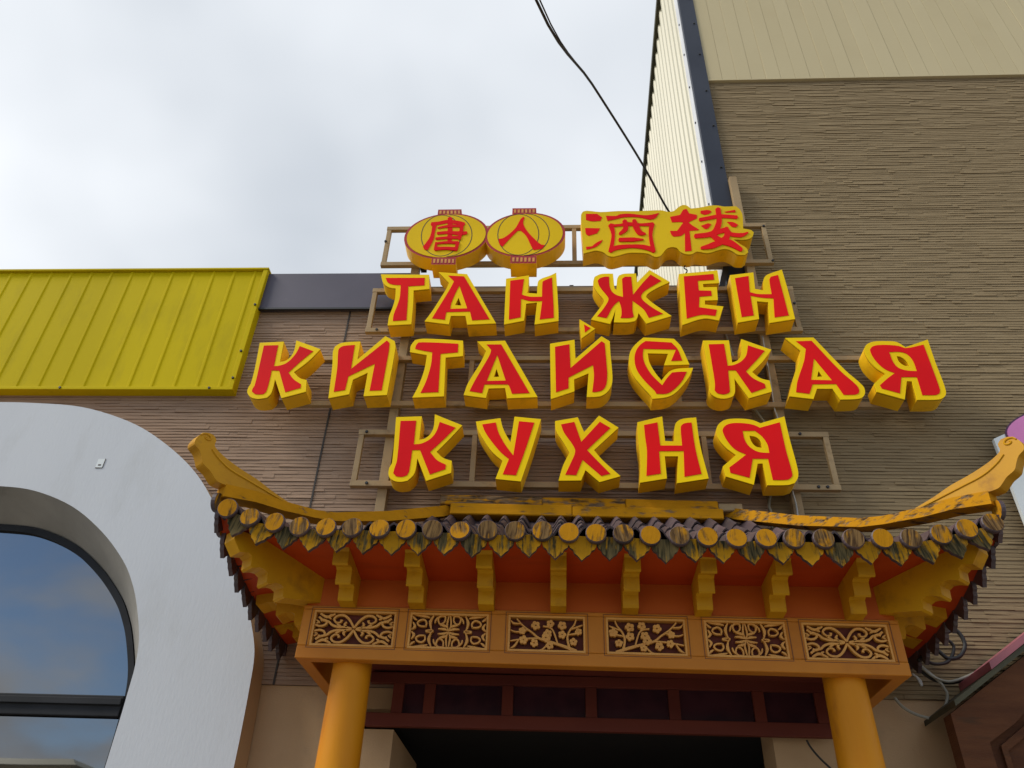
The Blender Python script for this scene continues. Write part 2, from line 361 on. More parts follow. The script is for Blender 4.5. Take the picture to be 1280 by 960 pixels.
# ------------------------------------------------------------------ measured outlines, metres on the sign plane
LETTERS = [('Т', 2, [(-1.4538, 6.2053), (-1.0526, 6.1974), (-1.0348, 6.0394), (-1.1621, 6.0237), (-1.1496, 5.8716), (-1.1411, 5.6637), (-1.3269, 5.652), (-1.3272, 5.6726), (-1.3269, 5.7454), (-1.3109, 5.8404), (-1.3026, 5.9372), (-1.3112, 6.0469), (-1.3583, 6.0561), (-1.3985, 6.0808), (-1.4291, 6.1259)], [], [[(-1.4073, 6.1618), (-1.0845, 6.1603), (-1.0785, 6.0763), (-1.2102, 6.0661), (-1.1976, 5.9257), (-1.1835, 5.7031), (-1.2904, 5.6952), (-1.2912, 5.7662), (-1.276, 5.8509), (-1.265, 5.9478), (-1.2734, 6.081), (-1.3123, 6.0824), (-1.3546, 6.0917), (-1.3863, 6.1143)]], []),
  ('А', 2, [(-0.9767, 6.2263), (-0.7394, 6.2015), (-0.4763, 5.6696), (-0.7005, 5.657), (-0.7217, 5.748), (-0.8363, 5.7485), (-0.8449, 5.6606), (-1.0391, 5.6922), (-0.9898, 5.7964), (-0.9313, 5.9458), (-0.8952, 6.0439), (-0.8797, 6.1037)], [[(-0.7898, 5.9395), (-0.7596, 5.8567), (-0.8119, 5.8613)]], [[(-0.8929, 6.1836), (-0.7621, 6.1734), (-0.529, 5.7089), (-0.6657, 5.6991), (-0.6875, 5.7908), (-0.875, 5.7854), (-0.8801, 5.7051), (-0.9826, 5.721), (-0.9185, 5.8918), (-0.8626, 6.0437), (-0.84, 6.119)]], [[(-0.7923, 6.0708), (-0.7119, 5.8236), (-0.8452, 5.819), (-0.8445, 5.87), (-0.8209, 5.9777)]]),
  ('Н', 2, [(-0.4171, 6.1482), (-0.2309, 6.1837), (-0.2351, 6.0152), (-0.2426, 5.9902), (-0.1624, 5.9821), (-0.1601, 6.0828), (-0.1526, 6.1215), (-0.1246, 6.1491), (-0.06, 6.18), (-0.0098, 6.2134), (-0.0014, 6.0376), (0.0091, 5.7813), (0.0091, 5.6934), (-0.1765, 5.6583), (-0.1609, 5.8875), (-0.2462, 5.8752), (-0.259, 5.6975), (-0.4135, 5.6591)], [], [[(-0.3812, 6.1233), (-0.2705, 6.1414), (-0.2836, 5.9688), (-0.2176, 5.9468), (-0.1221, 5.9462), (-0.12, 6.1046), (-0.1081, 6.1211), (-0.0437, 6.1563), (-0.0302, 5.8444), (-0.0274, 5.7244), (-0.137, 5.7073), (-0.1199, 5.9001), (-0.2166, 5.9007), (-0.2888, 5.9257), (-0.2864, 5.7306), (-0.3779, 5.7072)]], []),
  ('Ж', 2, [(0.4498, 6.1925), (0.4552, 6.029), (0.4704, 6.0148), (0.481, 6.1332), (0.4972, 6.172), (0.5382, 6.1906), (0.6348, 6.1932), (0.6371, 6.0933), (0.7457, 6.2315), (0.8978, 6.0968), (0.7834, 6.0267), (0.7124, 5.9678), (0.6986, 5.9358), (0.7416, 5.8772), (0.8815, 5.7361), (0.6848, 5.6604), (0.63, 5.7681), (0.617, 5.7166), (0.5984, 5.6861), (0.5441, 5.6731), (0.4352, 5.6734), (0.4538, 5.8052), (0.4312, 5.7277), (0.4054, 5.6563), (0.2606, 5.7027), (0.3586, 5.8687), (0.3663, 5.9111), (0.3077, 6.0137), (0.2874, 6.0904), (0.2996, 6.1569), (0.3447, 6.1867), (0.3934, 6.193)], [], [[(0.3241, 6.1122), (0.3433, 6.1398), (0.384, 6.1562), (0.4162, 6.1559), (0.4165, 6.0565), (0.4338, 5.9912), (0.4717, 5.9533), (0.5181, 5.9348), (0.5195, 6.1328), (0.5445, 6.1549), (0.5942, 6.1544), (0.5979, 5.9578), (0.6759, 6.0765), (0.7501, 6.1777), (0.8303, 6.1061), (0.7616, 6.054), (0.6948, 6.0002), (0.6647, 5.9574), (0.6624, 5.92), (0.6871, 5.8775), (0.7524, 5.809), (0.8179, 5.7569), (0.706, 5.7163), (0.6744, 5.799), (0.631, 5.8515), (0.5905, 5.8939), (0.5848, 5.789), (0.5915, 5.727), (0.5616, 5.7148), (0.4885, 5.7151), (0.4977, 5.748), (0.4987, 5.8207), (0.4848, 5.8924), (0.452, 5.8577), (0.4229, 5.8106), (0.4015, 5.7587), (0.3806, 5.7145), (0.3094, 5.7333), (0.3566, 5.8057), (0.3942, 5.8791), (0.4034, 5.9162), (0.3927, 5.9484), (0.3554, 6.0134), (0.333, 6.0626)]], []),
  ('Е', 2, [(0.9773, 6.1902), (1.2898, 6.2289), (1.2893, 6.0883), (1.1583, 6.0784), (1.1585, 6.0425), (1.2646, 6.045), (1.2562, 5.9059), (1.1551, 5.9012), (1.1506, 5.8592), (1.2905, 5.8375), (1.2391, 5.6938), (1.1275, 5.7146), (0.9578, 5.6493)], [], [[(1.0144, 6.1599), (1.2531, 6.1857), (1.2513, 6.1215), (1.1207, 6.1115), (1.1178, 6.006), (1.2143, 6.0021), (1.213, 5.9486), (1.1164, 5.9386), (1.1011, 5.8281), (1.2364, 5.8014), (1.2176, 5.7377), (1.1237, 5.7504), (1.0453, 5.7302), (0.9963, 5.7121)]], []),
  ('Н', 2, [(1.3823, 6.1723), (1.5721, 6.2018), (1.5597, 6.0213), (1.6256, 6.0047), (1.6362, 6.102), (1.6506, 6.1458), (1.6831, 6.1787), (1.8017, 6.231), (1.8135, 5.9714), (1.8157, 5.7068), (1.6186, 5.6672), (1.639, 5.8795), (1.5547, 5.8905), (1.5449, 5.7078), (1.3799, 5.671)], [], [[(1.4172, 6.1367), (1.5268, 6.1601), (1.5125, 5.984), (1.5732, 5.9644), (1.6793, 5.9616), (1.6856, 6.1181), (1.7024, 6.1509), (1.7603, 6.1692), (1.7673, 5.9717), (1.7733, 5.7404), (1.6638, 5.7206), (1.6855, 5.9171), (1.5982, 5.925), (1.5127, 5.9467), (1.509, 5.7416), (1.4159, 5.7256)]], []),
  ('К', 3, [(-2.3032, 5.4695), (-2.1161, 5.4812), (-2.1052, 5.2796), (-2.0617, 5.294), (-2.0308, 5.3329), (-2.0163, 5.3966), (-2.0198, 5.4931), (-1.8152, 5.4062), (-1.8897, 5.2844), (-1.9778, 5.1841), (-1.9209, 5.1278), (-1.8656, 5.1092), (-1.8515, 5.0033), (-2.0232, 4.9439), (-2.1077, 5.1181), (-2.1057, 5.0485), (-2.1107, 4.9844), (-2.1328, 4.9481), (-2.1978, 4.937), (-2.2539, 4.9522), (-2.2899, 4.993), (-2.2931, 5.0389), (-2.2827, 5.0759), (-2.2847, 5.2171)], [], [[(-2.2633, 5.4395), (-2.1515, 5.4433), (-2.1412, 5.2382), (-2.0977, 5.244), (-2.049, 5.2699), (-2.0075, 5.3329), (-1.988, 5.3916), (-1.9807, 5.4341), (-1.8656, 5.3836), (-1.9437, 5.2844), (-2.017, 5.1775), (-1.9637, 5.1137), (-1.9004, 5.0693), (-1.8968, 5.0352), (-2.004, 4.9956), (-2.0913, 5.1954), (-2.1495, 5.1982), (-2.1464, 5.1134), (-2.1486, 5.0025), (-2.1655, 4.977), (-2.2219, 4.9768), (-2.2565, 5.0022), (-2.2573, 5.0252), (-2.248, 5.0574), (-2.2548, 5.2554)]], []),
  ('И', 3, [(-1.62, 5.4754), (-1.5155, 5.4822), (-1.512, 5.3037), (-1.3275, 5.5349), (-1.2486, 5.4847), (-1.2353, 5.4203), (-1.2437, 4.976), (-1.4146, 4.9638), (-1.4152, 5.18), (-1.5172, 5.1144), (-1.5249, 4.9815), (-1.6729, 4.945), (-1.696, 5.2556), (-1.7136, 5.3815), (-1.7064, 5.4308), (-1.6726, 5.4625)], [], [[(-1.665, 5.4159), (-1.637, 5.4356), (-1.5529, 5.4454), (-1.5462, 5.2129), (-1.31, 5.4898), (-1.2858, 5.4649), (-1.2818, 5.391), (-1.2875, 5.0157), (-1.3762, 5.0119), (-1.3722, 5.2634), (-1.5556, 5.1423), (-1.5605, 5.0178), (-1.6415, 5.0012), (-1.653, 5.227), (-1.6726, 5.3913)]], []),
  ('Т', 3, [(-1.1211, 5.3859), (-1.1205, 5.4498), (-1.094, 5.5043), (-1.0409, 5.5172), (-0.8852, 5.5109), (-0.7219, 5.4967), (-0.7127, 5.3468), (-0.843, 5.3324), (-0.825, 4.9719), (-1.056, 4.9604), (-1.0238, 5.0601), (-0.9943, 5.2086), (-0.9878, 5.3566)], [], [[(-1.0828, 5.4152), (-1.0803, 5.4497), (-1.0639, 5.4774), (-1.0293, 5.4793), (-0.8975, 5.4741), (-0.7565, 5.464), (-0.7533, 5.3807), (-0.8841, 5.3663), (-0.8686, 5.0078), (-0.9992, 5.0011), (-0.969, 5.1061), (-0.947, 5.2654), (-0.949, 5.3829), (-1.0131, 5.3956)]], []),
  ('А', 3, [(-0.6121, 5.4885), (-0.3991, 5.496), (-0.1423, 4.9677), (-0.3629, 4.9555), (-0.3812, 5.0479), (-0.5019, 5.0431), (-0.5171, 4.9577), (-0.6816, 4.984), (-0.656, 5.0929), (-0.578, 5.275), (-0.5394, 5.3951)], [[(-0.4516, 5.2231), (-0.4283, 5.1513), (-0.4682, 5.1485)]], [[(-0.5389, 5.4568), (-0.4266, 5.4566), (-0.2009, 5.0006), (-0.328, 4.994), (-0.3525, 5.0661), (-0.3618, 5.0779), (-0.5332, 5.0776), (-0.5472, 4.9996), (-0.6399, 5.0174), (-0.6057, 5.1159), (-0.5404, 5.275), (-0.5073, 5.3612), (-0.5004, 5.4048)]], [[(-0.4525, 5.3563), (-0.3786, 5.1136), (-0.5187, 5.1097)]]),
  ('Й', 3, [(-0.0552, 5.4629), (0.1308, 5.5019), (0.1361, 5.3178), (0.3364, 5.5361), (0.3975, 5.4866), (0.3984, 5.3702), (0.4047, 5.1542), (0.3943, 5.0722), (0.3595, 5.0093), (0.308, 4.9735), (0.2123, 4.9662), (0.23, 5.1817), (0.1228, 5.1245), (0.1252, 5.0176), (-0.0461, 4.9476)], [], [[(-0.0172, 5.4306), (0.0909, 5.4558), (0.0981, 5.2281), (0.3348, 5.4848), (0.3583, 5.4652), (0.3649, 5.2657), (0.3661, 5.1542), (0.3545, 5.0721), (0.3277, 5.0271), (0.2875, 5.0109), (0.2536, 5.009), (0.2696, 5.1541), (0.2649, 5.2563), (0.0827, 5.14), (0.082, 5.0426), (-0.0087, 5.0065)]], []),
  ('˘', 3, [(0.1718, 5.7061), (0.2906, 5.6112), (0.1841, 5.5147)], [], [[(0.2056, 5.6519), (0.2547, 5.6143), (0.2118, 5.5713)]], []),
  ('С', 3, [(0.6534, 5.5235), (0.8815, 5.5102), (0.9274, 5.4371), (0.9739, 5.264), (0.787, 5.2565), (0.8249, 5.3651), (0.6757, 5.37), (0.6826, 5.2846), (0.7165, 5.1914), (0.7581, 5.1164), (0.7947, 5.1685), (0.8303, 5.2054), (0.8866, 5.2258), (0.9979, 5.2333), (0.9635, 5.155), (0.9012, 5.0643), (0.8382, 4.9972), (0.7788, 4.9661), (0.6819, 4.9526), (0.6697, 4.9835), (0.6272, 5.0457), (0.5614, 5.1544), (0.5366, 5.2377), (0.5336, 5.3224), (0.5483, 5.3893), (0.5853, 5.4521)], [], [[(0.6661, 5.4862), (0.8596, 5.4712), (0.8989, 5.4082), (0.9238, 5.2987), (0.8429, 5.2959), (0.8873, 5.4034), (0.6463, 5.4104), (0.6374, 5.3509), (0.6453, 5.2752), (0.6861, 5.173), (0.7597, 5.0712), (0.7994, 5.1365), (0.8397, 5.1869), (0.8984, 5.1944), (0.9477, 5.1944), (0.9052, 5.1094), (0.8491, 5.0418), (0.7883, 4.9971), (0.7133, 4.9951), (0.701, 5.0235), (0.6384, 5.1089), (0.5864, 5.2098), (0.5738, 5.3129), (0.5892, 5.3892), (0.6224, 5.4472)]], []),
  ('К', 3, [(1.0942, 5.4854), (1.2876, 5.487), (1.2846, 5.2753), (1.3233, 5.294), (1.3501, 5.3316), (1.3699, 5.3981), (1.3797, 5.4995), (1.5871, 5.3959), (1.507, 5.2847), (1.4172, 5.1875), (1.4666, 5.1329), (1.5309, 5.1105), (1.532, 5.0124), (1.3634, 4.9548), (1.2817, 5.1281), (1.277, 5.0472), (1.2679, 4.9984), (1.2456, 4.9676), (1.1871, 4.9499), (1.1389, 4.9585), (1.1066, 4.9848), (1.0928, 5.0201), (1.1018, 5.0827), (1.1013, 5.2287)], [], [[(1.1324, 5.4465), (1.2462, 5.4511), (1.2479, 5.2427), (1.2961, 5.252), (1.3511, 5.2846), (1.3951, 5.341), (1.4207, 5.4364), (1.5363, 5.3836), (1.4698, 5.3034), (1.3726, 5.1921), (1.416, 5.1283), (1.4906, 5.079), (1.4923, 5.0433), (1.385, 4.9988), (1.3004, 5.2012), (1.2463, 5.2011), (1.2356, 5.0116), (1.2209, 4.9957), (1.1843, 4.985), (1.1431, 4.9954), (1.1283, 5.0202), (1.1375, 5.0827), (1.136, 5.2473)]], []),
  ('А', 3, [(1.7072, 5.5134), (1.9179, 5.5178), (2.0854, 5.211), (2.1814, 5.0671), (2.1816, 5.0054), (2.1522, 4.9661), (2.1079, 4.9529), (1.9997, 4.9482), (1.9631, 5.0427), (1.8545, 5.0424), (1.8132, 4.9519), (1.65, 4.975), (1.7175, 5.165), (1.7826, 5.3127), (1.8003, 5.3929)], [[(1.895, 5.2017), (1.9161, 5.1517), (1.8759, 5.1489)]], [[(1.7824, 5.4793), (1.897, 5.4839), (2.048, 5.2018), (2.1343, 5.0758), (2.1457, 5.0316), (2.1356, 5.0009), (2.1088, 4.9894), (2.0286, 4.9875), (1.9956, 5.0827), (1.8298, 5.0797), (1.7933, 4.9955), (1.7015, 5.0102), (1.7295, 5.1108), (1.8081, 5.294), (1.8407, 5.4071)]], [[(1.883, 5.3173), (1.9741, 5.1157), (1.8266, 5.12)]]),
  ('Я', 3, [(2.567, 5.4253), (2.747, 5.4996), (2.7453, 5.2755), (2.7501, 5.0771), (2.7423, 5.0069), (2.7175, 4.9722), (2.6712, 4.953), (2.5302, 4.95), (2.5339, 5.1122), (2.4997, 5.1148), (2.4451, 4.9523), (2.2679, 5.0188), (2.2646, 5.0895), (2.3257, 5.1477), (2.3648, 5.1794), (2.3164, 5.2295), (2.2813, 5.294), (2.2658, 5.3688), (2.2713, 5.4162), (2.2957, 5.4543), (2.3526, 5.4811), (2.4406, 5.4848), (2.5114, 5.478), (2.5477, 5.4491)], [[(2.4841, 5.3424), (2.5125, 5.3358), (2.5448, 5.294), (2.5544, 5.2479), (2.5142, 5.2571), (2.4879, 5.294)]], [[(2.5682, 5.4158), (2.7026, 5.4489), (2.7071, 5.2388), (2.7079, 5.0418), (2.6988, 5.0086), (2.6679, 4.9911), (2.5747, 4.9891), (2.578, 5.1481), (2.4695, 5.148), (2.4236, 5.0043), (2.3092, 5.047), (2.3021, 5.0762), (2.3727, 5.1388), (2.4313, 5.184), (2.3709, 5.2204), (2.3292, 5.2847), (2.3083, 5.35), (2.3057, 5.4019), (2.3302, 5.4304), (2.3732, 5.4446), (2.4599, 5.4445), (2.5226, 5.4349)]], [[(2.4383, 5.3781), (2.5162, 5.3799), (2.5612, 5.3592), (2.5885, 5.2986), (2.592, 5.2023), (2.5299, 5.2068), (2.4721, 5.2296), (2.4454, 5.2801)]]),
  ('К', 4, [(-1.154, 4.7857), (-0.9683, 4.7935), (-0.9662, 4.5943), (-0.9265, 4.6071), (-0.8944, 4.6406), (-0.8751, 4.6997), (-0.8761, 4.8112), (-0.6719, 4.7178), (-0.75, 4.6082), (-0.8351, 4.4967), (-0.7856, 4.4487), (-0.7233, 4.4252), (-0.7205, 4.3304), (-0.8856, 4.2666), (-0.9644, 4.4433), (-0.9668, 4.3557), (-0.9789, 4.3085), (-1.0152, 4.2654), (-1.069, 4.2571), (-1.1187, 4.2721), (-1.1472, 4.3069), (-1.1507, 4.362), (-1.1359, 4.4098)], [], [[(-1.1173, 4.7514), (-1.0046, 4.7545), (-1.0002, 4.5552), (-0.9501, 4.5614), (-0.8903, 4.599), (-0.8534, 4.6577), (-0.8348, 4.7442), (-0.718, 4.6964), (-0.7852, 4.608), (-0.8802, 4.494), (-0.8254, 4.4283), (-0.7614, 4.393), (-0.7619, 4.3575), (-0.865, 4.315), (-0.9518, 4.5097), (-1.0063, 4.5077), (-1.0099, 4.3395), (-1.0201, 4.3081), (-1.0528, 4.2945), (-1.0945, 4.298), (-1.1168, 4.3229), (-1.1127, 4.3623), (-1.1031, 4.4261)]], []),
  ('У', 4, [(-0.5753, 4.7439), (-0.4023, 4.7746), (-0.385, 4.7025), (-0.3576, 4.6356), (-0.3238, 4.5738), (-0.303, 4.788), (-0.1143, 4.7675), (-0.1732, 4.5219), (-0.2433, 4.2628), (-0.4146, 4.2812), (-0.3732, 4.4225), (-0.449, 4.4956), (-0.5174, 4.6014), (-0.557, 4.6762)], [], [[(-0.529, 4.7186), (-0.434, 4.7361), (-0.411, 4.6519), (-0.3613, 4.5531), (-0.3006, 4.4645), (-0.2698, 4.7471), (-0.1612, 4.7358), (-0.2274, 4.4811), (-0.277, 4.3087), (-0.3667, 4.3157), (-0.3292, 4.4363), (-0.3863, 4.488), (-0.4604, 4.5853), (-0.5065, 4.6597)]], []),
  ('Х', 4, [(-0.0152, 4.751), (0.1458, 4.7841), (0.1873, 4.6597), (0.2957, 4.7994), (0.4285, 4.6986), (0.253, 4.5129), (0.3118, 4.4296), (0.4248, 4.3099), (0.2831, 4.2626), (0.1917, 4.3541), (0.1601, 4.2744), (0.0096, 4.2714), (0.0401, 4.388), (0.0849, 4.4916), (0.0407, 4.5804), (-0.008, 4.671)], [], [[(0.027, 4.7216), (0.12, 4.7432), (0.1664, 4.5772), (0.2997, 4.7458), (0.3713, 4.6941), (0.2051, 4.5126), (0.2646, 4.4372), (0.3567, 4.3262), (0.2959, 4.3087), (0.1729, 4.4325), (0.1285, 4.3133), (0.0554, 4.3165), (0.0911, 4.4041), (0.1241, 4.4999), (0.1061, 4.5564), (0.0479, 4.6547)]], []),
  ('Н', 4, [(0.5634, 4.7497), (0.7391, 4.7997), (0.7441, 4.5949), (0.804, 4.592), (0.8201, 4.7175), (0.8386, 4.7554), (0.8825, 4.7809), (0.9754, 4.7924), (0.9788, 4.5705), (1.009, 4.3023), (0.796, 4.2638), (0.8222, 4.4733), (0.7319, 4.4726), (0.733, 4.2997), (0.5519, 4.2652), (0.5657, 4.4396), (0.5596, 4.6248)], [], [[(0.6071, 4.7247), (0.7012, 4.7479), (0.7071, 4.5565), (0.8568, 4.5576), (0.8608, 4.7094), (0.8783, 4.7346), (0.9069, 4.7448), (0.9383, 4.7475), (0.943, 4.538), (0.9644, 4.3356), (0.8498, 4.3123), (0.8629, 4.5134), (0.6955, 4.5106), (0.6946, 4.3354), (0.5983, 4.3169), (0.6142, 4.5116), (0.6092, 4.6251)]], []),
  ('Я', 4, [(1.4135, 4.7474), (1.5872, 4.8054), (1.5929, 4.6151), (1.6055, 4.3782), (1.5962, 4.317), (1.5681, 4.2751), (1.5202, 4.2596), (1.3866, 4.2561), (1.3809, 4.4228), (1.3476, 4.4209), (1.2993, 4.259), (1.1242, 4.3202), (1.1137, 4.3972), (1.2117, 4.4882), (1.152, 4.5476), (1.1075, 4.6283), (1.1049, 4.6941), (1.1274, 4.7401), (1.1728, 4.7739), (1.2363, 4.7852), (1.3189, 4.783), (1.3722, 4.7707)], [[(1.3237, 4.6444), (1.3663, 4.634), (1.3948, 4.5976), (1.3971, 4.5453), (1.3552, 4.557), (1.3306, 4.5972)]], [[(1.4043, 4.7082), (1.5467, 4.7548), (1.5513, 4.5265), (1.5629, 4.3395), (1.5486, 4.3127), (1.5199, 4.2973), (1.4284, 4.2949), (1.4221, 4.4583), (1.3196, 4.4575), (1.2785, 4.3102), (1.1572, 4.3473), (1.1557, 4.3882), (1.2261, 4.445), (1.2802, 4.4903), (1.2107, 4.532), (1.1657, 4.6042), (1.1461, 4.6778), (1.1544, 4.7068), (1.1814, 4.732), (1.2314, 4.7465), (1.3135, 4.7435), (1.3665, 4.7305)]], [[(1.2826, 4.6827), (1.3666, 4.6832), (1.4076, 4.6383), (1.435, 4.5737), (1.4377, 4.5042), (1.3623, 4.5131), (1.3081, 4.5567), (1.2855, 4.6131)]])]
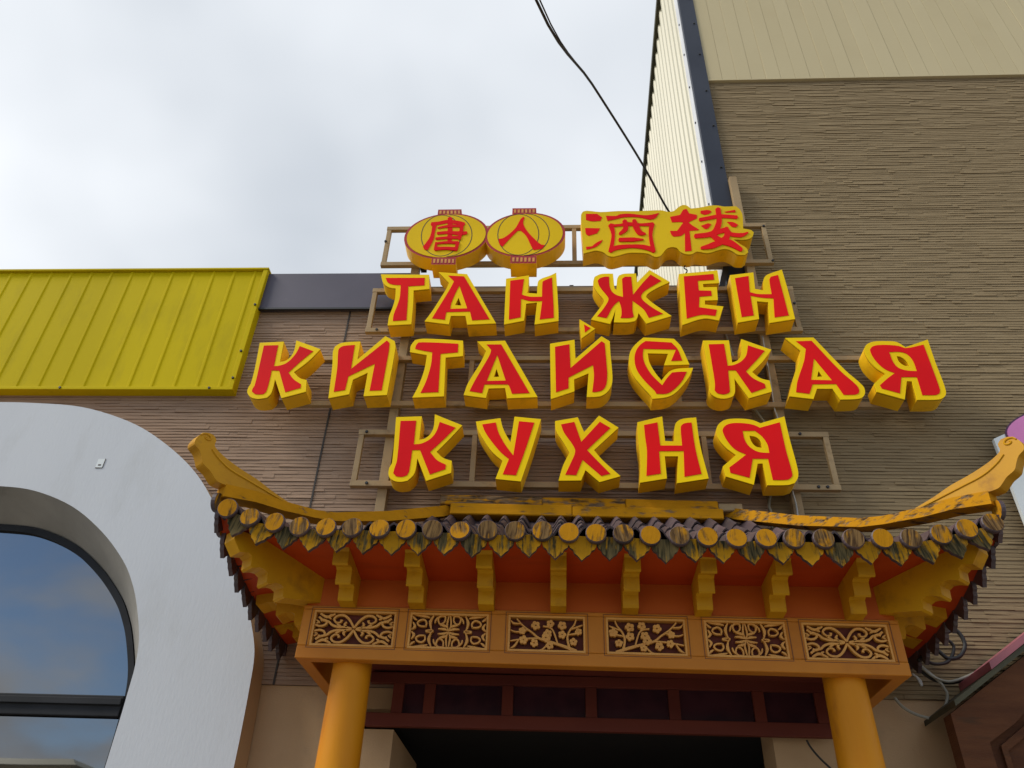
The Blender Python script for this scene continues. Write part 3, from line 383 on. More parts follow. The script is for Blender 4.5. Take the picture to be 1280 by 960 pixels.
LANTERNS = [{'out': [(-0.5875, 6.6578), (-0.5884, 6.6943), (-0.5956, 6.7303), (-0.6089, 6.7651), (-0.6281, 6.7981), (-0.6529, 6.8286), (-0.683, 6.8562), (-0.7179, 6.8803), (-0.7569, 6.9004), (-0.7994, 6.9161), (-0.8447, 6.9273), (-0.8918, 6.9335), (-0.94, 6.9347), (-0.9883, 6.9309), (-1.0359, 6.9222), (-1.0819, 6.9086), (-1.1255, 6.8905), (-1.1658, 6.8682), (-1.2022, 6.8422), (-1.234, 6.8128), (-1.2607, 6.7807), (-1.2819, 6.7465), (-1.2971, 6.7108), (-1.3062, 6.6742), (-1.3091, 6.6374), (-1.3059, 6.601), (-1.2965, 6.5656), (-1.2813, 6.5319), (-1.2605, 6.5003), (-1.2345, 6.4713), (-1.2039, 6.4455), (-1.1691, 6.4232), (-1.1307, 6.4048), (-1.0894, 6.3905), (-1.0458, 6.3805), (-1.0007, 6.375), (-0.9547, 6.3741), (-0.9087, 6.3778), (-0.8633, 6.3859), (-0.8192, 6.3985), (-0.7773, 6.4152), (-0.738, 6.4359), (-0.7022, 6.4602), (-0.6703, 6.4878), (-0.643, 6.5182), (-0.6207, 6.5509), (-0.6038, 6.5855), (-0.5926, 6.6213)], 'inn': [(-0.6108, 6.6571), (-0.6118, 6.6913), (-0.6186, 6.7249), (-0.631, 6.7574), (-0.649, 6.7882), (-0.6723, 6.8167), (-0.7005, 6.8424), (-0.7331, 6.8649), (-0.7696, 6.8836), (-0.8093, 6.8983), (-0.8515, 6.9087), (-0.8955, 6.9145), (-0.9405, 6.9156), (-0.9856, 6.9121), (-1.0301, 6.9039), (-1.073, 6.8913), (-1.1137, 6.8744), (-1.1514, 6.8536), (-1.1854, 6.8293), (-1.2151, 6.8019), (-1.2401, 6.772), (-1.2599, 6.74), (-1.2742, 6.7067), (-1.2828, 6.6725), (-1.2856, 6.6381), (-1.2826, 6.6041), (-1.2739, 6.571), (-1.2597, 6.5393), (-1.2404, 6.5098), (-1.2161, 6.4826), (-1.1875, 6.4585), (-1.1549, 6.4376), (-1.119, 6.4203), (-1.0803, 6.4069), (-1.0396, 6.3975), (-0.9973, 6.3924), (-0.9543, 6.3915), (-0.9112, 6.3949), (-0.8687, 6.4026), (-0.8274, 6.4143), (-0.7881, 6.43), (-0.7514, 6.4494), (-0.7179, 6.4722), (-0.6881, 6.498), (-0.6625, 6.5265), (-0.6417, 6.5571), (-0.6259, 6.5895), (-0.6156, 6.623)], 'capT': [(-1.0478, 6.987), (-0.8418, 6.9877), (-0.832, 6.9125), (-1.0475, 6.9158)], 'capB': [(-1.0443, 6.3891), (-0.8439, 6.3824), (-0.8403, 6.3032), (-1.0439, 6.3051)], 'l1': [(-0.8214, 6.6485), (-0.8266, 6.6979), (-0.8383, 6.7459), (-0.856, 6.7906), (-0.8791, 6.8301), (-0.9068, 6.863), (-0.9379, 6.8876), (-0.9713, 6.9031), (-1.0055, 6.9087), (-1.0393, 6.9041), (-1.0711, 6.8896), (-1.0997, 6.8658), (-1.124, 6.8337), (-1.143, 6.7946), (-1.156, 6.7502), (-1.1625, 6.7023), (-1.1624, 6.6528), (-1.1557, 6.6037), (-1.1429, 6.5567), (-1.1244, 6.5137), (-1.101, 6.4763), (-1.0736, 6.4456), (-1.0433, 6.4228), (-1.0112, 6.4087), (-0.9783, 6.4037), (-0.9461, 6.408), (-0.9154, 6.4215), (-0.8876, 6.4436), (-0.8636, 6.4736), (-0.8443, 6.5105), (-0.8305, 6.553), (-0.8228, 6.5996)], 'l2': [(-0.7271, 6.6473), (-0.732, 6.6974), (-0.7447, 6.746), (-0.7648, 6.7914), (-0.7916, 6.8316), (-0.8242, 6.8649), (-0.8612, 6.89), (-0.9012, 6.9058), (-0.9425, 6.9116), (-0.9835, 6.9071), (-1.0225, 6.8925), (-1.0579, 6.8684), (-1.0882, 6.8359), (-1.1123, 6.7963), (-1.1293, 6.7513), (-1.1386, 6.7027), (-1.1399, 6.6525), (-1.1333, 6.6027), (-1.1191, 6.5551), (-1.0979, 6.5114), (-1.0706, 6.4734), (-1.0383, 6.4423), (-1.0023, 6.4191), (-0.9638, 6.4047), (-0.9242, 6.3996), (-0.885, 6.4039), (-0.8475, 6.4175), (-0.8132, 6.4398), (-0.7833, 6.4702), (-0.7589, 6.5076), (-0.7409, 6.5506), (-0.7302, 6.5977)]}, {'out': [(0.0663, 6.6616), (0.0658, 6.6971), (0.0594, 6.732), (0.0472, 6.7658), (0.0293, 6.7979), (0.0061, 6.8276), (-0.0222, 6.8545), (-0.055, 6.878), (-0.0918, 6.8977), (-0.1319, 6.9133), (-0.1746, 6.9243), (-0.2193, 6.9306), (-0.2649, 6.9321), (-0.3108, 6.9287), (-0.356, 6.9204), (-0.3998, 6.9075), (-0.4413, 6.8903), (-0.4798, 6.8689), (-0.5146, 6.8438), (-0.5451, 6.8156), (-0.5708, 6.7846), (-0.5912, 6.7516), (-0.6061, 6.717), (-0.6152, 6.6816), (-0.6184, 6.6459), (-0.6158, 6.6106), (-0.6073, 6.5762), (-0.5933, 6.5433), (-0.5739, 6.5125), (-0.5496, 6.4843), (-0.5209, 6.459), (-0.4881, 6.4372), (-0.4519, 6.4191), (-0.4128, 6.405), (-0.3716, 6.395), (-0.3288, 6.3895), (-0.2852, 6.3883), (-0.2415, 6.3916), (-0.1983, 6.3993), (-0.1564, 6.4112), (-0.1163, 6.4273), (-0.0789, 6.4471), (-0.0446, 6.4705), (-0.0141, 6.4971), (0.0122, 6.5265), (0.0337, 6.5581), (0.0501, 6.5915), (0.0611, 6.6262)], 'inn': [(0.0442, 6.6611), (0.0436, 6.6942), (0.0375, 6.7269), (0.0261, 6.7585), (0.0093, 6.7884), (-0.0124, 6.8162), (-0.0389, 6.8413), (-0.0695, 6.8632), (-0.1039, 6.8816), (-0.1414, 6.8961), (-0.1813, 6.9063), (-0.223, 6.9122), (-0.2656, 6.9136), (-0.3084, 6.9104), (-0.3506, 6.9027), (-0.3915, 6.8907), (-0.4303, 6.8746), (-0.4662, 6.8546), (-0.4988, 6.8312), (-0.5273, 6.8049), (-0.5513, 6.776), (-0.5705, 6.7452), (-0.5844, 6.7129), (-0.593, 6.6798), (-0.5961, 6.6464), (-0.5937, 6.6134), (-0.5858, 6.5812), (-0.5727, 6.5504), (-0.5547, 6.5216), (-0.532, 6.4952), (-0.5051, 6.4715), (-0.4745, 6.4511), (-0.4406, 6.4341), (-0.4041, 6.4208), (-0.3655, 6.4115), (-0.3254, 6.4063), (-0.2846, 6.4052), (-0.2436, 6.4083), (-0.2032, 6.4155), (-0.1639, 6.4267), (-0.1265, 6.4417), (-0.0914, 6.4603), (-0.0593, 6.4822), (-0.0308, 6.5071), (-0.0063, 6.5346), (0.0138, 6.5643), (0.0291, 6.5956), (0.0393, 6.628)], 'capT': [(-0.3934, 6.9935), (-0.1859, 6.9928), (-0.182, 6.918), (-0.3934, 6.9186)], 'capB': [(-0.3871, 6.3999), (-0.1725, 6.3942), (-0.1736, 6.3107), (-0.3889, 6.3127)], 'l1': [(-0.1581, 6.6523), (-0.1613, 6.7014), (-0.1713, 6.7492), (-0.1875, 6.7937), (-0.2095, 6.8331), (-0.2365, 6.8658), (-0.2673, 6.8904), (-0.3009, 6.9058), (-0.3357, 6.9113), (-0.3705, 6.9068), (-0.4037, 6.8924), (-0.434, 6.8687), (-0.4602, 6.8368), (-0.4813, 6.7979), (-0.4964, 6.7537), (-0.5051, 6.706), (-0.5071, 6.6567), (-0.5024, 6.6078), (-0.4912, 6.5611), (-0.474, 6.5183), (-0.4516, 6.4809), (-0.4249, 6.4504), (-0.3948, 6.4277), (-0.3625, 6.4137), (-0.3291, 6.4087), (-0.2958, 6.413), (-0.2639, 6.4263), (-0.2345, 6.4483), (-0.2086, 6.4782), (-0.1873, 6.515), (-0.1714, 6.5573), (-0.1615, 6.6036)], 'l2': [(-0.0691, 6.6511), (-0.0717, 6.701), (-0.0823, 6.7494), (-0.1005, 6.7946), (-0.1256, 6.8346), (-0.1567, 6.8678), (-0.1927, 6.8928), (-0.232, 6.9085), (-0.2732, 6.9142), (-0.3144, 6.9097), (-0.3541, 6.8952), (-0.3906, 6.8712), (-0.4225, 6.8389), (-0.4484, 6.7995), (-0.4674, 6.7547), (-0.4788, 6.7064), (-0.4823, 6.6564), (-0.4779, 6.6068), (-0.4657, 6.5594), (-0.4464, 6.516), (-0.4208, 6.4781), (-0.3898, 6.4471), (-0.3547, 6.424), (-0.3168, 6.4097), (-0.2773, 6.4046), (-0.2379, 6.4089), (-0.1998, 6.4224), (-0.1644, 6.4446), (-0.1331, 6.4749), (-0.107, 6.5121), (-0.0871, 6.5549), (-0.0743, 6.6018)]}]
GLYPHS = {'tang': [[(-0.9527, 6.8681), (-0.9516, 6.8536), (-0.9498, 6.834), (-0.9477, 6.8082), (-0.9455, 6.7748), (-0.9418, 6.7254), (-0.9376, 6.6637), (-0.9338, 6.6054), (-0.931, 6.5655), (-0.9117, 6.5511), (-0.8938, 6.563), (-0.8953, 6.6028), (-0.8978, 6.6611), (-0.9006, 6.723), (-0.9031, 6.7733), (-0.9065, 6.8084), (-0.9098, 6.8358), (-0.9127, 6.856), (-0.9148, 6.8702), (-0.9354, 6.8831)], [(-1.0782, 6.7618), (-1.0683, 6.7662), (-1.054, 6.7717), (-1.0373, 6.7778), (-1.02, 6.7841), (-1.0019, 6.789), (-0.9831, 6.7946), (-0.9641, 6.7993), (-0.9451, 6.8013), (-0.9245, 6.8003), (-0.9019, 6.797), (-0.8797, 6.7924), (-0.8602, 6.7878), (-0.8435, 6.7824), (-0.8285, 6.7762), (-0.8158, 6.7702), (-0.8067, 6.7659), (-0.7961, 6.7842), (-0.801, 6.8091), (-0.8101, 6.8126), (-0.8234, 6.818), (-0.84, 6.824), (-0.8582, 6.8291), (-0.8787, 6.834), (-0.902, 6.8388), (-0.9262, 6.8424), (-0.9497, 6.8434), (-0.9716, 6.8403), (-0.9922, 6.8344), (-1.0111, 6.8279), (-1.0285, 6.8223), (-1.0462, 6.8201), (-1.0638, 6.818), (-1.0789, 6.8165), (-1.0897, 6.816), (-1.0931, 6.7867)], [(-1.0813, 6.7929), (-1.0803, 6.7742), (-1.0793, 6.7477), (-1.0787, 6.7189), (-1.0785, 6.6928), (-1.0807, 6.6715), (-1.0829, 6.6523), (-1.086, 6.6341), (-1.091, 6.6147), (-1.1004, 6.5896), (-1.1128, 6.5602), (-1.1251, 6.5329), (-1.134, 6.5141), (-1.1167, 6.4797), (-1.0885, 6.4745), (-1.0825, 6.4955), (-1.0729, 6.5258), (-1.0628, 6.5594), (-1.0553, 6.5906), (-1.0512, 6.6168), (-1.0497, 6.6402), (-1.0496, 6.6619), (-1.0496, 6.6844), (-1.0474, 6.7108), (-1.0457, 6.74), (-1.0443, 6.7662), (-1.043, 6.7843), (-1.062, 6.8021)], [(-1.0254, 6.7334), (-1.0085, 6.7361), (-0.9846, 6.7408), (-0.9576, 6.7454), (-0.9316, 6.7481), (-0.9045, 6.7494), (-0.8747, 6.7492), (-0.8476, 6.7483), (-0.8287, 6.7476), (-0.8239, 6.7651), (-0.8313, 6.7829), (-0.8501, 6.7828), (-0.8774, 6.7829), (-0.9079, 6.7824), (-0.9362, 6.7802), (-0.9629, 6.7741), (-0.9899, 6.7661), (-1.0134, 6.7582), (-1.0296, 6.7524), (-1.0307, 6.7421)], [(-1.0232, 6.66), (-1.0074, 6.6616), (-0.9849, 6.6642), (-0.9594, 6.6665), (-0.9346, 6.6671), (-0.9091, 6.6637), (-0.8815, 6.6586), (-0.8544, 6.6533), (-0.8304, 6.6496), (-0.8104, 6.6515), (-0.7935, 6.6548), (-0.7804, 6.6584), (-0.7713, 6.6614), (-0.7679, 6.6795), (-0.7763, 6.696), (-0.786, 6.6962), (-0.7992, 6.6957), (-0.8151, 6.6957), (-0.8333, 6.697), (-0.8555, 6.6974), (-0.8823, 6.6996), (-0.9106, 6.7017), (-0.9374, 6.7019), (-0.9637, 6.7005), (-0.9899, 6.6974), (-1.0125, 6.694), (-1.0283, 6.6915), (-1.0312, 6.675)], [(-1.0304, 6.5955), (-1.0121, 6.5973), (-0.9858, 6.6001), (-0.9565, 6.6029), (-0.9288, 6.6048), (-0.9011, 6.605), (-0.8715, 6.6045), (-0.845, 6.6036), (-0.8265, 6.6028), (-0.8215, 6.6216), (-0.8295, 6.6404), (-0.8479, 6.6397), (-0.8744, 6.639), (-0.9043, 6.6379), (-0.9325, 6.6361), (-0.9607, 6.6334), (-0.9903, 6.6297), (-1.0166, 6.6261), (-1.0348, 6.6235), (-1.0375, 6.6089)], [(-0.8364, 6.7755), (-0.8369, 6.7597), (-0.8374, 6.7374), (-0.8383, 6.7127), (-0.8396, 6.69), (-0.841, 6.6671), (-0.843, 6.6425), (-0.8451, 6.6203), (-0.8463, 6.6048), (-0.8343, 6.5907), (-0.8202, 6.5946), (-0.8179, 6.6097), (-0.8147, 6.6316), (-0.8114, 6.6567), (-0.8087, 6.6809), (-0.8078, 6.7056), (-0.8074, 6.7313), (-0.8073, 6.754), (-0.8073, 6.7698), (-0.8217, 6.783)], [(-1.0257, 6.5418), (-1.009, 6.543), (-0.9851, 6.5453), (-0.9584, 6.5474), (-0.9329, 6.5481), (-0.9068, 6.5475), (-0.8786, 6.5457), (-0.8531, 6.5434), (-0.8353, 6.5418), (-0.8306, 6.5569), (-0.8368, 6.5728), (-0.8545, 6.5736), (-0.8802, 6.5751), (-0.9089, 6.5762), (-0.9359, 6.576), (-0.962, 6.573), (-0.9888, 6.5685), (-1.0124, 6.5638), (-1.0288, 6.5603), (-1.0304, 6.5506)], [(-1.0338, 6.5633), (-1.0347, 6.546), (-1.0359, 6.5206), (-1.0371, 6.4954), (-1.038, 6.4783), (-1.0273, 6.4679), (-1.0161, 6.4725), (-1.0157, 6.4898), (-1.015, 6.5151), (-1.0143, 6.5406), (-1.0139, 6.5581), (-1.0236, 6.5676)], [(-1.0267, 6.4639), (-1.0102, 6.4662), (-0.9866, 6.4692), (-0.9602, 6.4718), (-0.9355, 6.4731), (-0.9105, 6.4703), (-0.8836, 6.466), (-0.8595, 6.4615), (-0.8426, 6.4581), (-0.8353, 6.4783), (-0.8432, 6.5006), (-0.86, 6.5018), (-0.8844, 6.5041), (-0.9119, 6.5062), (-0.9381, 6.5068), (-0.9643, 6.507), (-0.9915, 6.5059), (-1.0156, 6.5044), (-1.0324, 6.5037), (-1.0365, 6.4831)], [(-0.8549, 6.5687), (-0.8569, 6.5503), (-0.8599, 6.5235), (-0.8629, 6.4969), (-0.8649, 6.4787), (-0.852, 6.4639), (-0.8369, 6.4682), (-0.8348, 6.4863), (-0.8318, 6.5129), (-0.8288, 6.5397), (-0.8267, 6.558), (-0.8397, 6.5731)]], 'ren': [[(-0.2982, 6.8725), (-0.285, 6.8659), (-0.2942, 6.7903), (-0.2593, 6.6966), (-0.1806, 6.5796), (-0.1378, 6.531), (-0.1058, 6.5223), (-0.1287, 6.4773), (-0.1996, 6.4662), (-0.2216, 6.52), (-0.2665, 6.6414), (-0.315, 6.7035), (-0.3404, 6.6977), (-0.3932, 6.6186), (-0.4608, 6.5084), (-0.4875, 6.5411), (-0.4987, 6.6017), (-0.4608, 6.6097), (-0.4035, 6.6677), (-0.3547, 6.7412), (-0.3189, 6.8411)]], 'jiu': [[(0.2444, 6.9089), (0.3408, 6.9074), (0.3823, 6.8624), (0.3682, 6.8185), (0.2955, 6.8133), (0.2446, 6.8329)], [(0.2358, 6.7307), (0.3611, 6.7253), (0.3339, 6.6642), (0.2617, 6.6347), (0.2411, 6.6593)], [(0.238, 6.5028), (0.288, 6.5082), (0.3309, 6.5554), (0.3777, 6.5849), (0.3641, 6.549), (0.3126, 6.496), (0.2415, 6.4696)], [(0.4172, 6.8808), (0.5027, 6.877), (0.5379, 6.898), (0.6238, 6.9031), (0.7422, 6.8822), (0.8022, 6.8877), (0.8719, 6.9094), (0.8331, 6.8431), (0.7895, 6.8249), (0.6896, 6.8578), (0.5703, 6.8596), (0.4924, 6.8355), (0.4278, 6.8176)], [(0.4323, 6.7584), (0.4382, 6.736), (0.4457, 6.7052), (0.4521, 6.6698), (0.455, 6.6326), (0.449, 6.5867), (0.4392, 6.5323), (0.429, 6.4817), (0.4217, 6.4467), (0.4368, 6.4291), (0.4565, 6.4363), (0.4618, 6.4717), (0.4702, 6.5234), (0.4784, 6.5804), (0.4829, 6.6315), (0.4848, 6.6762), (0.4829, 6.7179), (0.4801, 6.7524), (0.4791, 6.7763), (0.4532, 6.7842)], [(0.4384, 6.7353), (0.4557, 6.7375), (0.4808, 6.7404), (0.5081, 6.7437), (0.5321, 6.7471), (0.5505, 6.748), (0.566, 6.7493), (0.581, 6.7499), (0.599, 6.749), (0.6229, 6.7498), (0.6507, 6.7489), (0.68, 6.7477), (0.7084, 6.7479), (0.737, 6.7463), (0.7664, 6.7458), (0.7923, 6.7456), (0.8102, 6.7448), (0.8191, 6.7691), (0.8118, 6.7923), (0.7936, 6.7892), (0.7677, 6.7854), (0.7385, 6.782), (0.7105, 6.7796), (0.6833, 6.7834), (0.6546, 6.7885), (0.6265, 6.7935), (0.601, 6.7966), (0.5802, 6.7927), (0.5637, 6.787), (0.5487, 6.781), (0.5314, 6.7755), (0.5078, 6.7738), (0.4806, 6.7721), (0.4555, 6.7708), (0.438, 6.7701), (0.4322, 6.7522)], [(0.7792, 6.7802), (0.7768, 6.7544), (0.7722, 6.7172), (0.7678, 6.673), (0.7663, 6.627), (0.7664, 6.5755), (0.7692, 6.5188), (0.7725, 6.4677), (0.7744, 6.4327), (0.7931, 6.4252), (0.81, 6.4427), (0.8066, 6.4774), (0.8019, 6.5276), (0.7978, 6.5821), (0.7963, 6.6292), (0.8012, 6.6696), (0.8089, 6.7094), (0.8171, 6.7444), (0.8234, 6.7696), (0.8041, 6.7914)], [(0.4417, 6.434), (0.4527, 6.4404), (0.4676, 6.4492), (0.4852, 6.458), (0.5052, 6.465), (0.53, 6.4714), (0.5595, 6.4768), (0.5901, 6.481), (0.6185, 6.4835), (0.644, 6.4814), (0.6683, 6.4778), (0.6913, 6.4727), (0.7127, 6.4663), (0.7345, 6.4582), (0.7565, 6.4476), (0.7759, 6.4371), (0.7897, 6.4297), (0.8062, 6.4508), (0.8053, 6.4808), (0.7914, 6.4875), (0.7712, 6.4976), (0.7472, 6.5083), (0.7227, 6.5166), (0.6984, 6.5207), (0.6733, 6.523), (0.6473, 6.5238), (0.6202, 6.5229), (0.5907, 6.5234), (0.559, 6.5221), (0.5281, 6.5195), (0.5007, 6.5157), (0.477, 6.5082), (0.4564, 6.4988), (0.4404, 6.4901), (0.4295, 6.4845), (0.4266, 6.4542)], [(0.5541, 6.8097), (0.5554, 6.7905), (0.5577, 6.7645), (0.5583, 6.7404), (0.5564, 6.7274), (0.5525, 6.7141), (0.5405, 6.6946), (0.5266, 6.6757), (0.5172, 6.6609), (0.5185, 6.6455), (0.5278, 6.6383), (0.5402, 6.646), (0.5584, 6.6589), (0.5783, 6.6774), (0.5957, 6.705), (0.6, 6.7416), (0.5976, 6.7752), (0.5935, 6.8031), (0.5908, 6.8214), (0.571, 6.8289)], [(0.6384, 6.8151), (0.6378, 6.7996), (0.6381, 6.7772), (0.6395, 6.751), (0.6423, 6.7254), (0.6494, 6.7029), (0.6576, 6.6799), (0.6677, 6.6576), (0.6811, 6.638), (0.6998, 6.6312), (0.7169, 6.6328), (0.7304, 6.6377), (0.7394, 6.6427), (0.7428, 6.6502), (0.741, 6.6582), (0.733, 6.6649), (0.7219, 6.6714), (0.7126, 6.6795), (0.7089, 6.6885), (0.7047, 6.6978), (0.6991, 6.7144), (0.6938, 6.7345), (0.6894, 6.7539), (0.6831, 6.7718), (0.6775, 6.7925), (0.6727, 6.8122), (0.6684, 6.8262), (0.6521, 6.8315)], [(0.5162, 6.5593), (0.5375, 6.5591), (0.5681, 6.5591), (0.6015, 6.559), (0.6308, 6.5588), (0.6567, 6.5632), (0.6819, 6.5675), (0.7035, 6.5717), (0.7188, 6.5761), (0.7207, 6.5807), (0.7194, 6.5853), (0.7047, 6.5901), (0.6835, 6.5951), (0.6587, 6.6001), (0.633, 6.6048), (0.6034, 6.6043), (0.5698, 6.6037), (0.539, 6.6029), (0.5177, 6.6023), (0.5095, 6.5807)]], 'lou': [[(0.9616, 6.86), (1.0485, 6.8839), (1.0797, 6.9469), (1.1107, 6.9592), (1.1265, 6.9017), (1.1924, 6.8817), (1.1862, 6.8379), (1.1116, 6.7891), (1.1451, 6.7453), (1.1908, 6.7018), (1.1813, 6.6897), (1.11, 6.6845), (1.1051, 6.4459), (1.0499, 6.4407), (1.0686, 6.6608), (1.0338, 6.6249), (0.9708, 6.616), (0.956, 6.638), (0.9475, 6.6867), (1.0059, 6.6859), (1.0648, 6.7836), (1.0489, 6.7937), (0.9729, 6.7911)], [(1.2272, 6.9318), (1.2919, 6.941), (1.3197, 6.9241), (1.2951, 6.8928), (1.2515, 6.8808), (1.2239, 6.9002)], [(1.4288, 6.916), (1.5206, 6.9399), (1.5208, 6.9083), (1.4402, 6.9057)], [(1.2119, 6.7444), (1.2737, 6.7744), (1.299, 6.7617), (1.267, 6.713), (1.2411, 6.7048)], [(1.4342, 6.7882), (1.4838, 6.7838), (1.5215, 6.7524), (1.5009, 6.722), (1.4685, 6.7286)], [(1.2074, 6.7984), (1.2199, 6.8011), (1.2376, 6.805), (1.2585, 6.8096), (1.2808, 6.8145), (1.304, 6.8209), (1.3284, 6.8282), (1.3542, 6.8344), (1.382, 6.8376), (1.4169, 6.8367), (1.4575, 6.8326), (1.4952, 6.8278), (1.5214, 6.8247), (1.5321, 6.8444), (1.529, 6.8661), (1.5029, 6.87), (1.465, 6.8757), (1.4234, 6.8807), (1.3863, 6.8825), (1.3555, 6.879), (1.3276, 6.8723), (1.3027, 6.8648), (1.2801, 6.8585), (1.258, 6.8529), (1.237, 6.8475), (1.2192, 6.8427), (1.2067, 6.8393), (1.2, 6.8171)], [(1.3546, 6.9501), (1.3545, 6.9291), (1.3544, 6.8996), (1.3538, 6.8682), (1.3519, 6.8403), (1.3485, 6.8163), (1.3447, 6.7944), (1.3397, 6.7752), (1.3321, 6.7555), (1.3234, 6.7313), (1.3137, 6.7079), (1.3026, 6.689), (1.2876, 6.6743), (1.2585, 6.6625), (1.2179, 6.654), (1.1779, 6.6482), (1.1499, 6.6435), (1.14, 6.6163), (1.1482, 6.5914), (1.1758, 6.5937), (1.2163, 6.5973), (1.26, 6.6041), (1.2979, 6.6173), (1.3268, 6.6411), (1.348, 6.6714), (1.363, 6.7017), (1.3751, 6.7294), (1.384, 6.7581), (1.3897, 6.7874), (1.3929, 6.8148), (1.3952, 6.8424), (1.3974, 6.8744), (1.3983, 6.9087), (1.3985, 6.939), (1.3987, 6.9599), (1.3768, 6.9711)], [(1.2956, 6.6136), (1.3175, 6.6242), (1.3489, 6.6398), (1.3805, 6.6535), (1.4019, 6.6588), (1.4087, 6.6568), (1.4144, 6.6481), (1.424, 6.631), (1.4403, 6.6163), (1.4609, 6.6079), (1.4833, 6.6025), (1.5063, 6.5997), (1.5282, 6.6002), (1.5491, 6.611), (1.5678, 6.6255), (1.5826, 6.6399), (1.5924, 6.6508), (1.5934, 6.6577), (1.5903, 6.6619), (1.5787, 6.6593), (1.563, 6.6538), (1.5461, 6.6493), (1.5306, 6.6491), (1.5132, 6.6481), (1.4926, 6.6499), (1.4726, 6.6539), (1.4572, 6.6592), (1.4498, 6.6683), (1.4437, 6.6837), (1.4316, 6.7039), (1.4085, 6.7148), (1.3776, 6.7078), (1.3426, 6.6928), (1.3103, 6.6766), (1.2885, 6.666), (1.2826, 6.6351)], [(1.3986, 6.7096), (1.3972, 6.6911), (1.3963, 6.6657), (1.3942, 6.6417), (1.3904, 6.6262), (1.3871, 6.6182), (1.3829, 6.611), (1.3756, 6.6026), (1.3635, 6.5917), (1.3454, 6.5776), (1.322, 6.5624), (1.2967, 6.5479), (1.2729, 6.5358), (1.2492, 6.5214), (1.2233, 6.5085), (1.1998, 6.4972), (1.1834, 6.4876), (1.1791, 6.4731), (1.1842, 6.4611), (1.2009, 6.4603), (1.2251, 6.4614), (1.2529, 6.4644), (1.2805, 6.4697), (1.3071, 6.4824), (1.3346, 6.4973), (1.3609, 6.5135), (1.3834, 6.53), (1.4011, 6.5469), (1.4158, 6.5655), (1.4277, 6.5874), (1.4367, 6.614), (1.44, 6.645), (1.4392, 6.676), (1.4371, 6.7023), (1.4352, 6.7196), (1.4167, 6.7277)], [(1.2767, 6.6099), (1.2855, 6.5951), (1.2986, 6.5738), (1.3154, 6.5503), (1.3352, 6.5294), (1.358, 6.5163), (1.381, 6.5078), (1.402, 6.5001), (1.4198, 6.49), (1.4406, 6.4773), (1.4634, 6.4591), (1.4842, 6.4414), (1.4995, 6.4301), (1.5151, 6.4415), (1.5202, 6.4646), (1.5091, 6.4827), (1.4919, 6.5079), (1.4712, 6.535), (1.4492, 6.5591), (1.4243, 6.5715), (1.4002, 6.5789), (1.3792, 6.585), (1.3627, 6.5929), (1.347, 6.6055), (1.3309, 6.623), (1.3164, 6.6406), (1.3055, 6.6527), (1.2847, 6.6401)]]}
BOARD = [(0.2028, 6.8968), (0.2208, 6.9412), (0.2556, 6.9509), (0.3759, 6.9324), (0.5227, 6.9429), (0.7115, 6.9399), (0.8918, 6.9473), (0.9542, 6.9259), (1.0021, 6.9379), (1.0399, 6.9795), (1.0767, 7.0085), (1.111, 7.008), (1.1496, 6.965), (1.2275, 6.9765), (1.3155, 7.0008), (1.3836, 6.9997), (1.433, 6.986), (1.5353, 6.9882), (1.5637, 6.9456), (1.5755, 6.8759), (1.5589, 6.709), (1.6208, 6.6899), (1.6396, 6.6593), (1.6171, 6.6055), (1.5639, 6.5763), (1.462, 6.5799), (1.5078, 6.5236), (1.5543, 6.476), (1.5624, 6.4293), (1.5314, 6.3972), (1.4755, 6.4013), (1.4396, 6.4364), (1.3946, 6.4661), (1.3371, 6.4609), (1.2351, 6.4212), (1.1476, 6.4396), (1.1041, 6.411), (1.0554, 6.4115), (1.0168, 6.4352), (0.9882, 6.4824), (0.9483, 6.4947), (0.9058, 6.4775), (0.869, 6.4252), (0.8419, 6.3906), (0.8006, 6.3829), (0.746, 6.4207), (0.6811, 6.4307), (0.5826, 6.4306), (0.5157, 6.4056), (0.4576, 6.3888), (0.417, 6.4008), (0.3772, 6.4422), (0.32, 6.4605), (0.2616, 6.4435), (0.2158, 6.4264), (0.208, 6.6965)]
CAPS = [(-1.7118, 3.5001), (-1.5862, 3.4554), (-1.4488, 3.4251), (-1.3149, 3.4042), (-1.1771, 3.4015), (-1.0399, 3.3988), (-0.899, 3.3939), (-0.7634, 3.3935), (-0.6286, 3.3953), (-0.4897, 3.3926), (-0.3477, 3.3945), (-0.2102, 3.3941), (-0.0732, 3.3937), (0.0592, 3.3867), (0.195, 3.3863), (0.3303, 3.3859), (0.4646, 3.379), (0.6063, 3.3766), (0.7435, 3.3741), (0.8834, 3.3674), (1.0276, 3.3694), (1.1636, 3.3712), (1.3066, 3.3719), (1.4494, 3.3738), (1.5876, 3.3749), (1.726, 3.3789), (1.8726, 3.4001), (2.0042, 3.434), (2.1411, 3.4704)]
HIPTOP = [(-0.092, 4.2638), (0.0189, 4.1536), (0.3022, 3.9288), (0.534, 3.7692), (0.6183, 3.7308), (0.7503, 3.7012), (0.8556, 3.6912), (0.9701, 3.6573)]
HIPBOT = [(-0.0965, 4.1914), (0.0137, 4.0841), (0.2962, 3.8709), (0.5283, 3.7253), (0.613, 3.6927), (0.7434, 3.6552), (0.8469, 3.6374), (0.9595, 3.5965)]
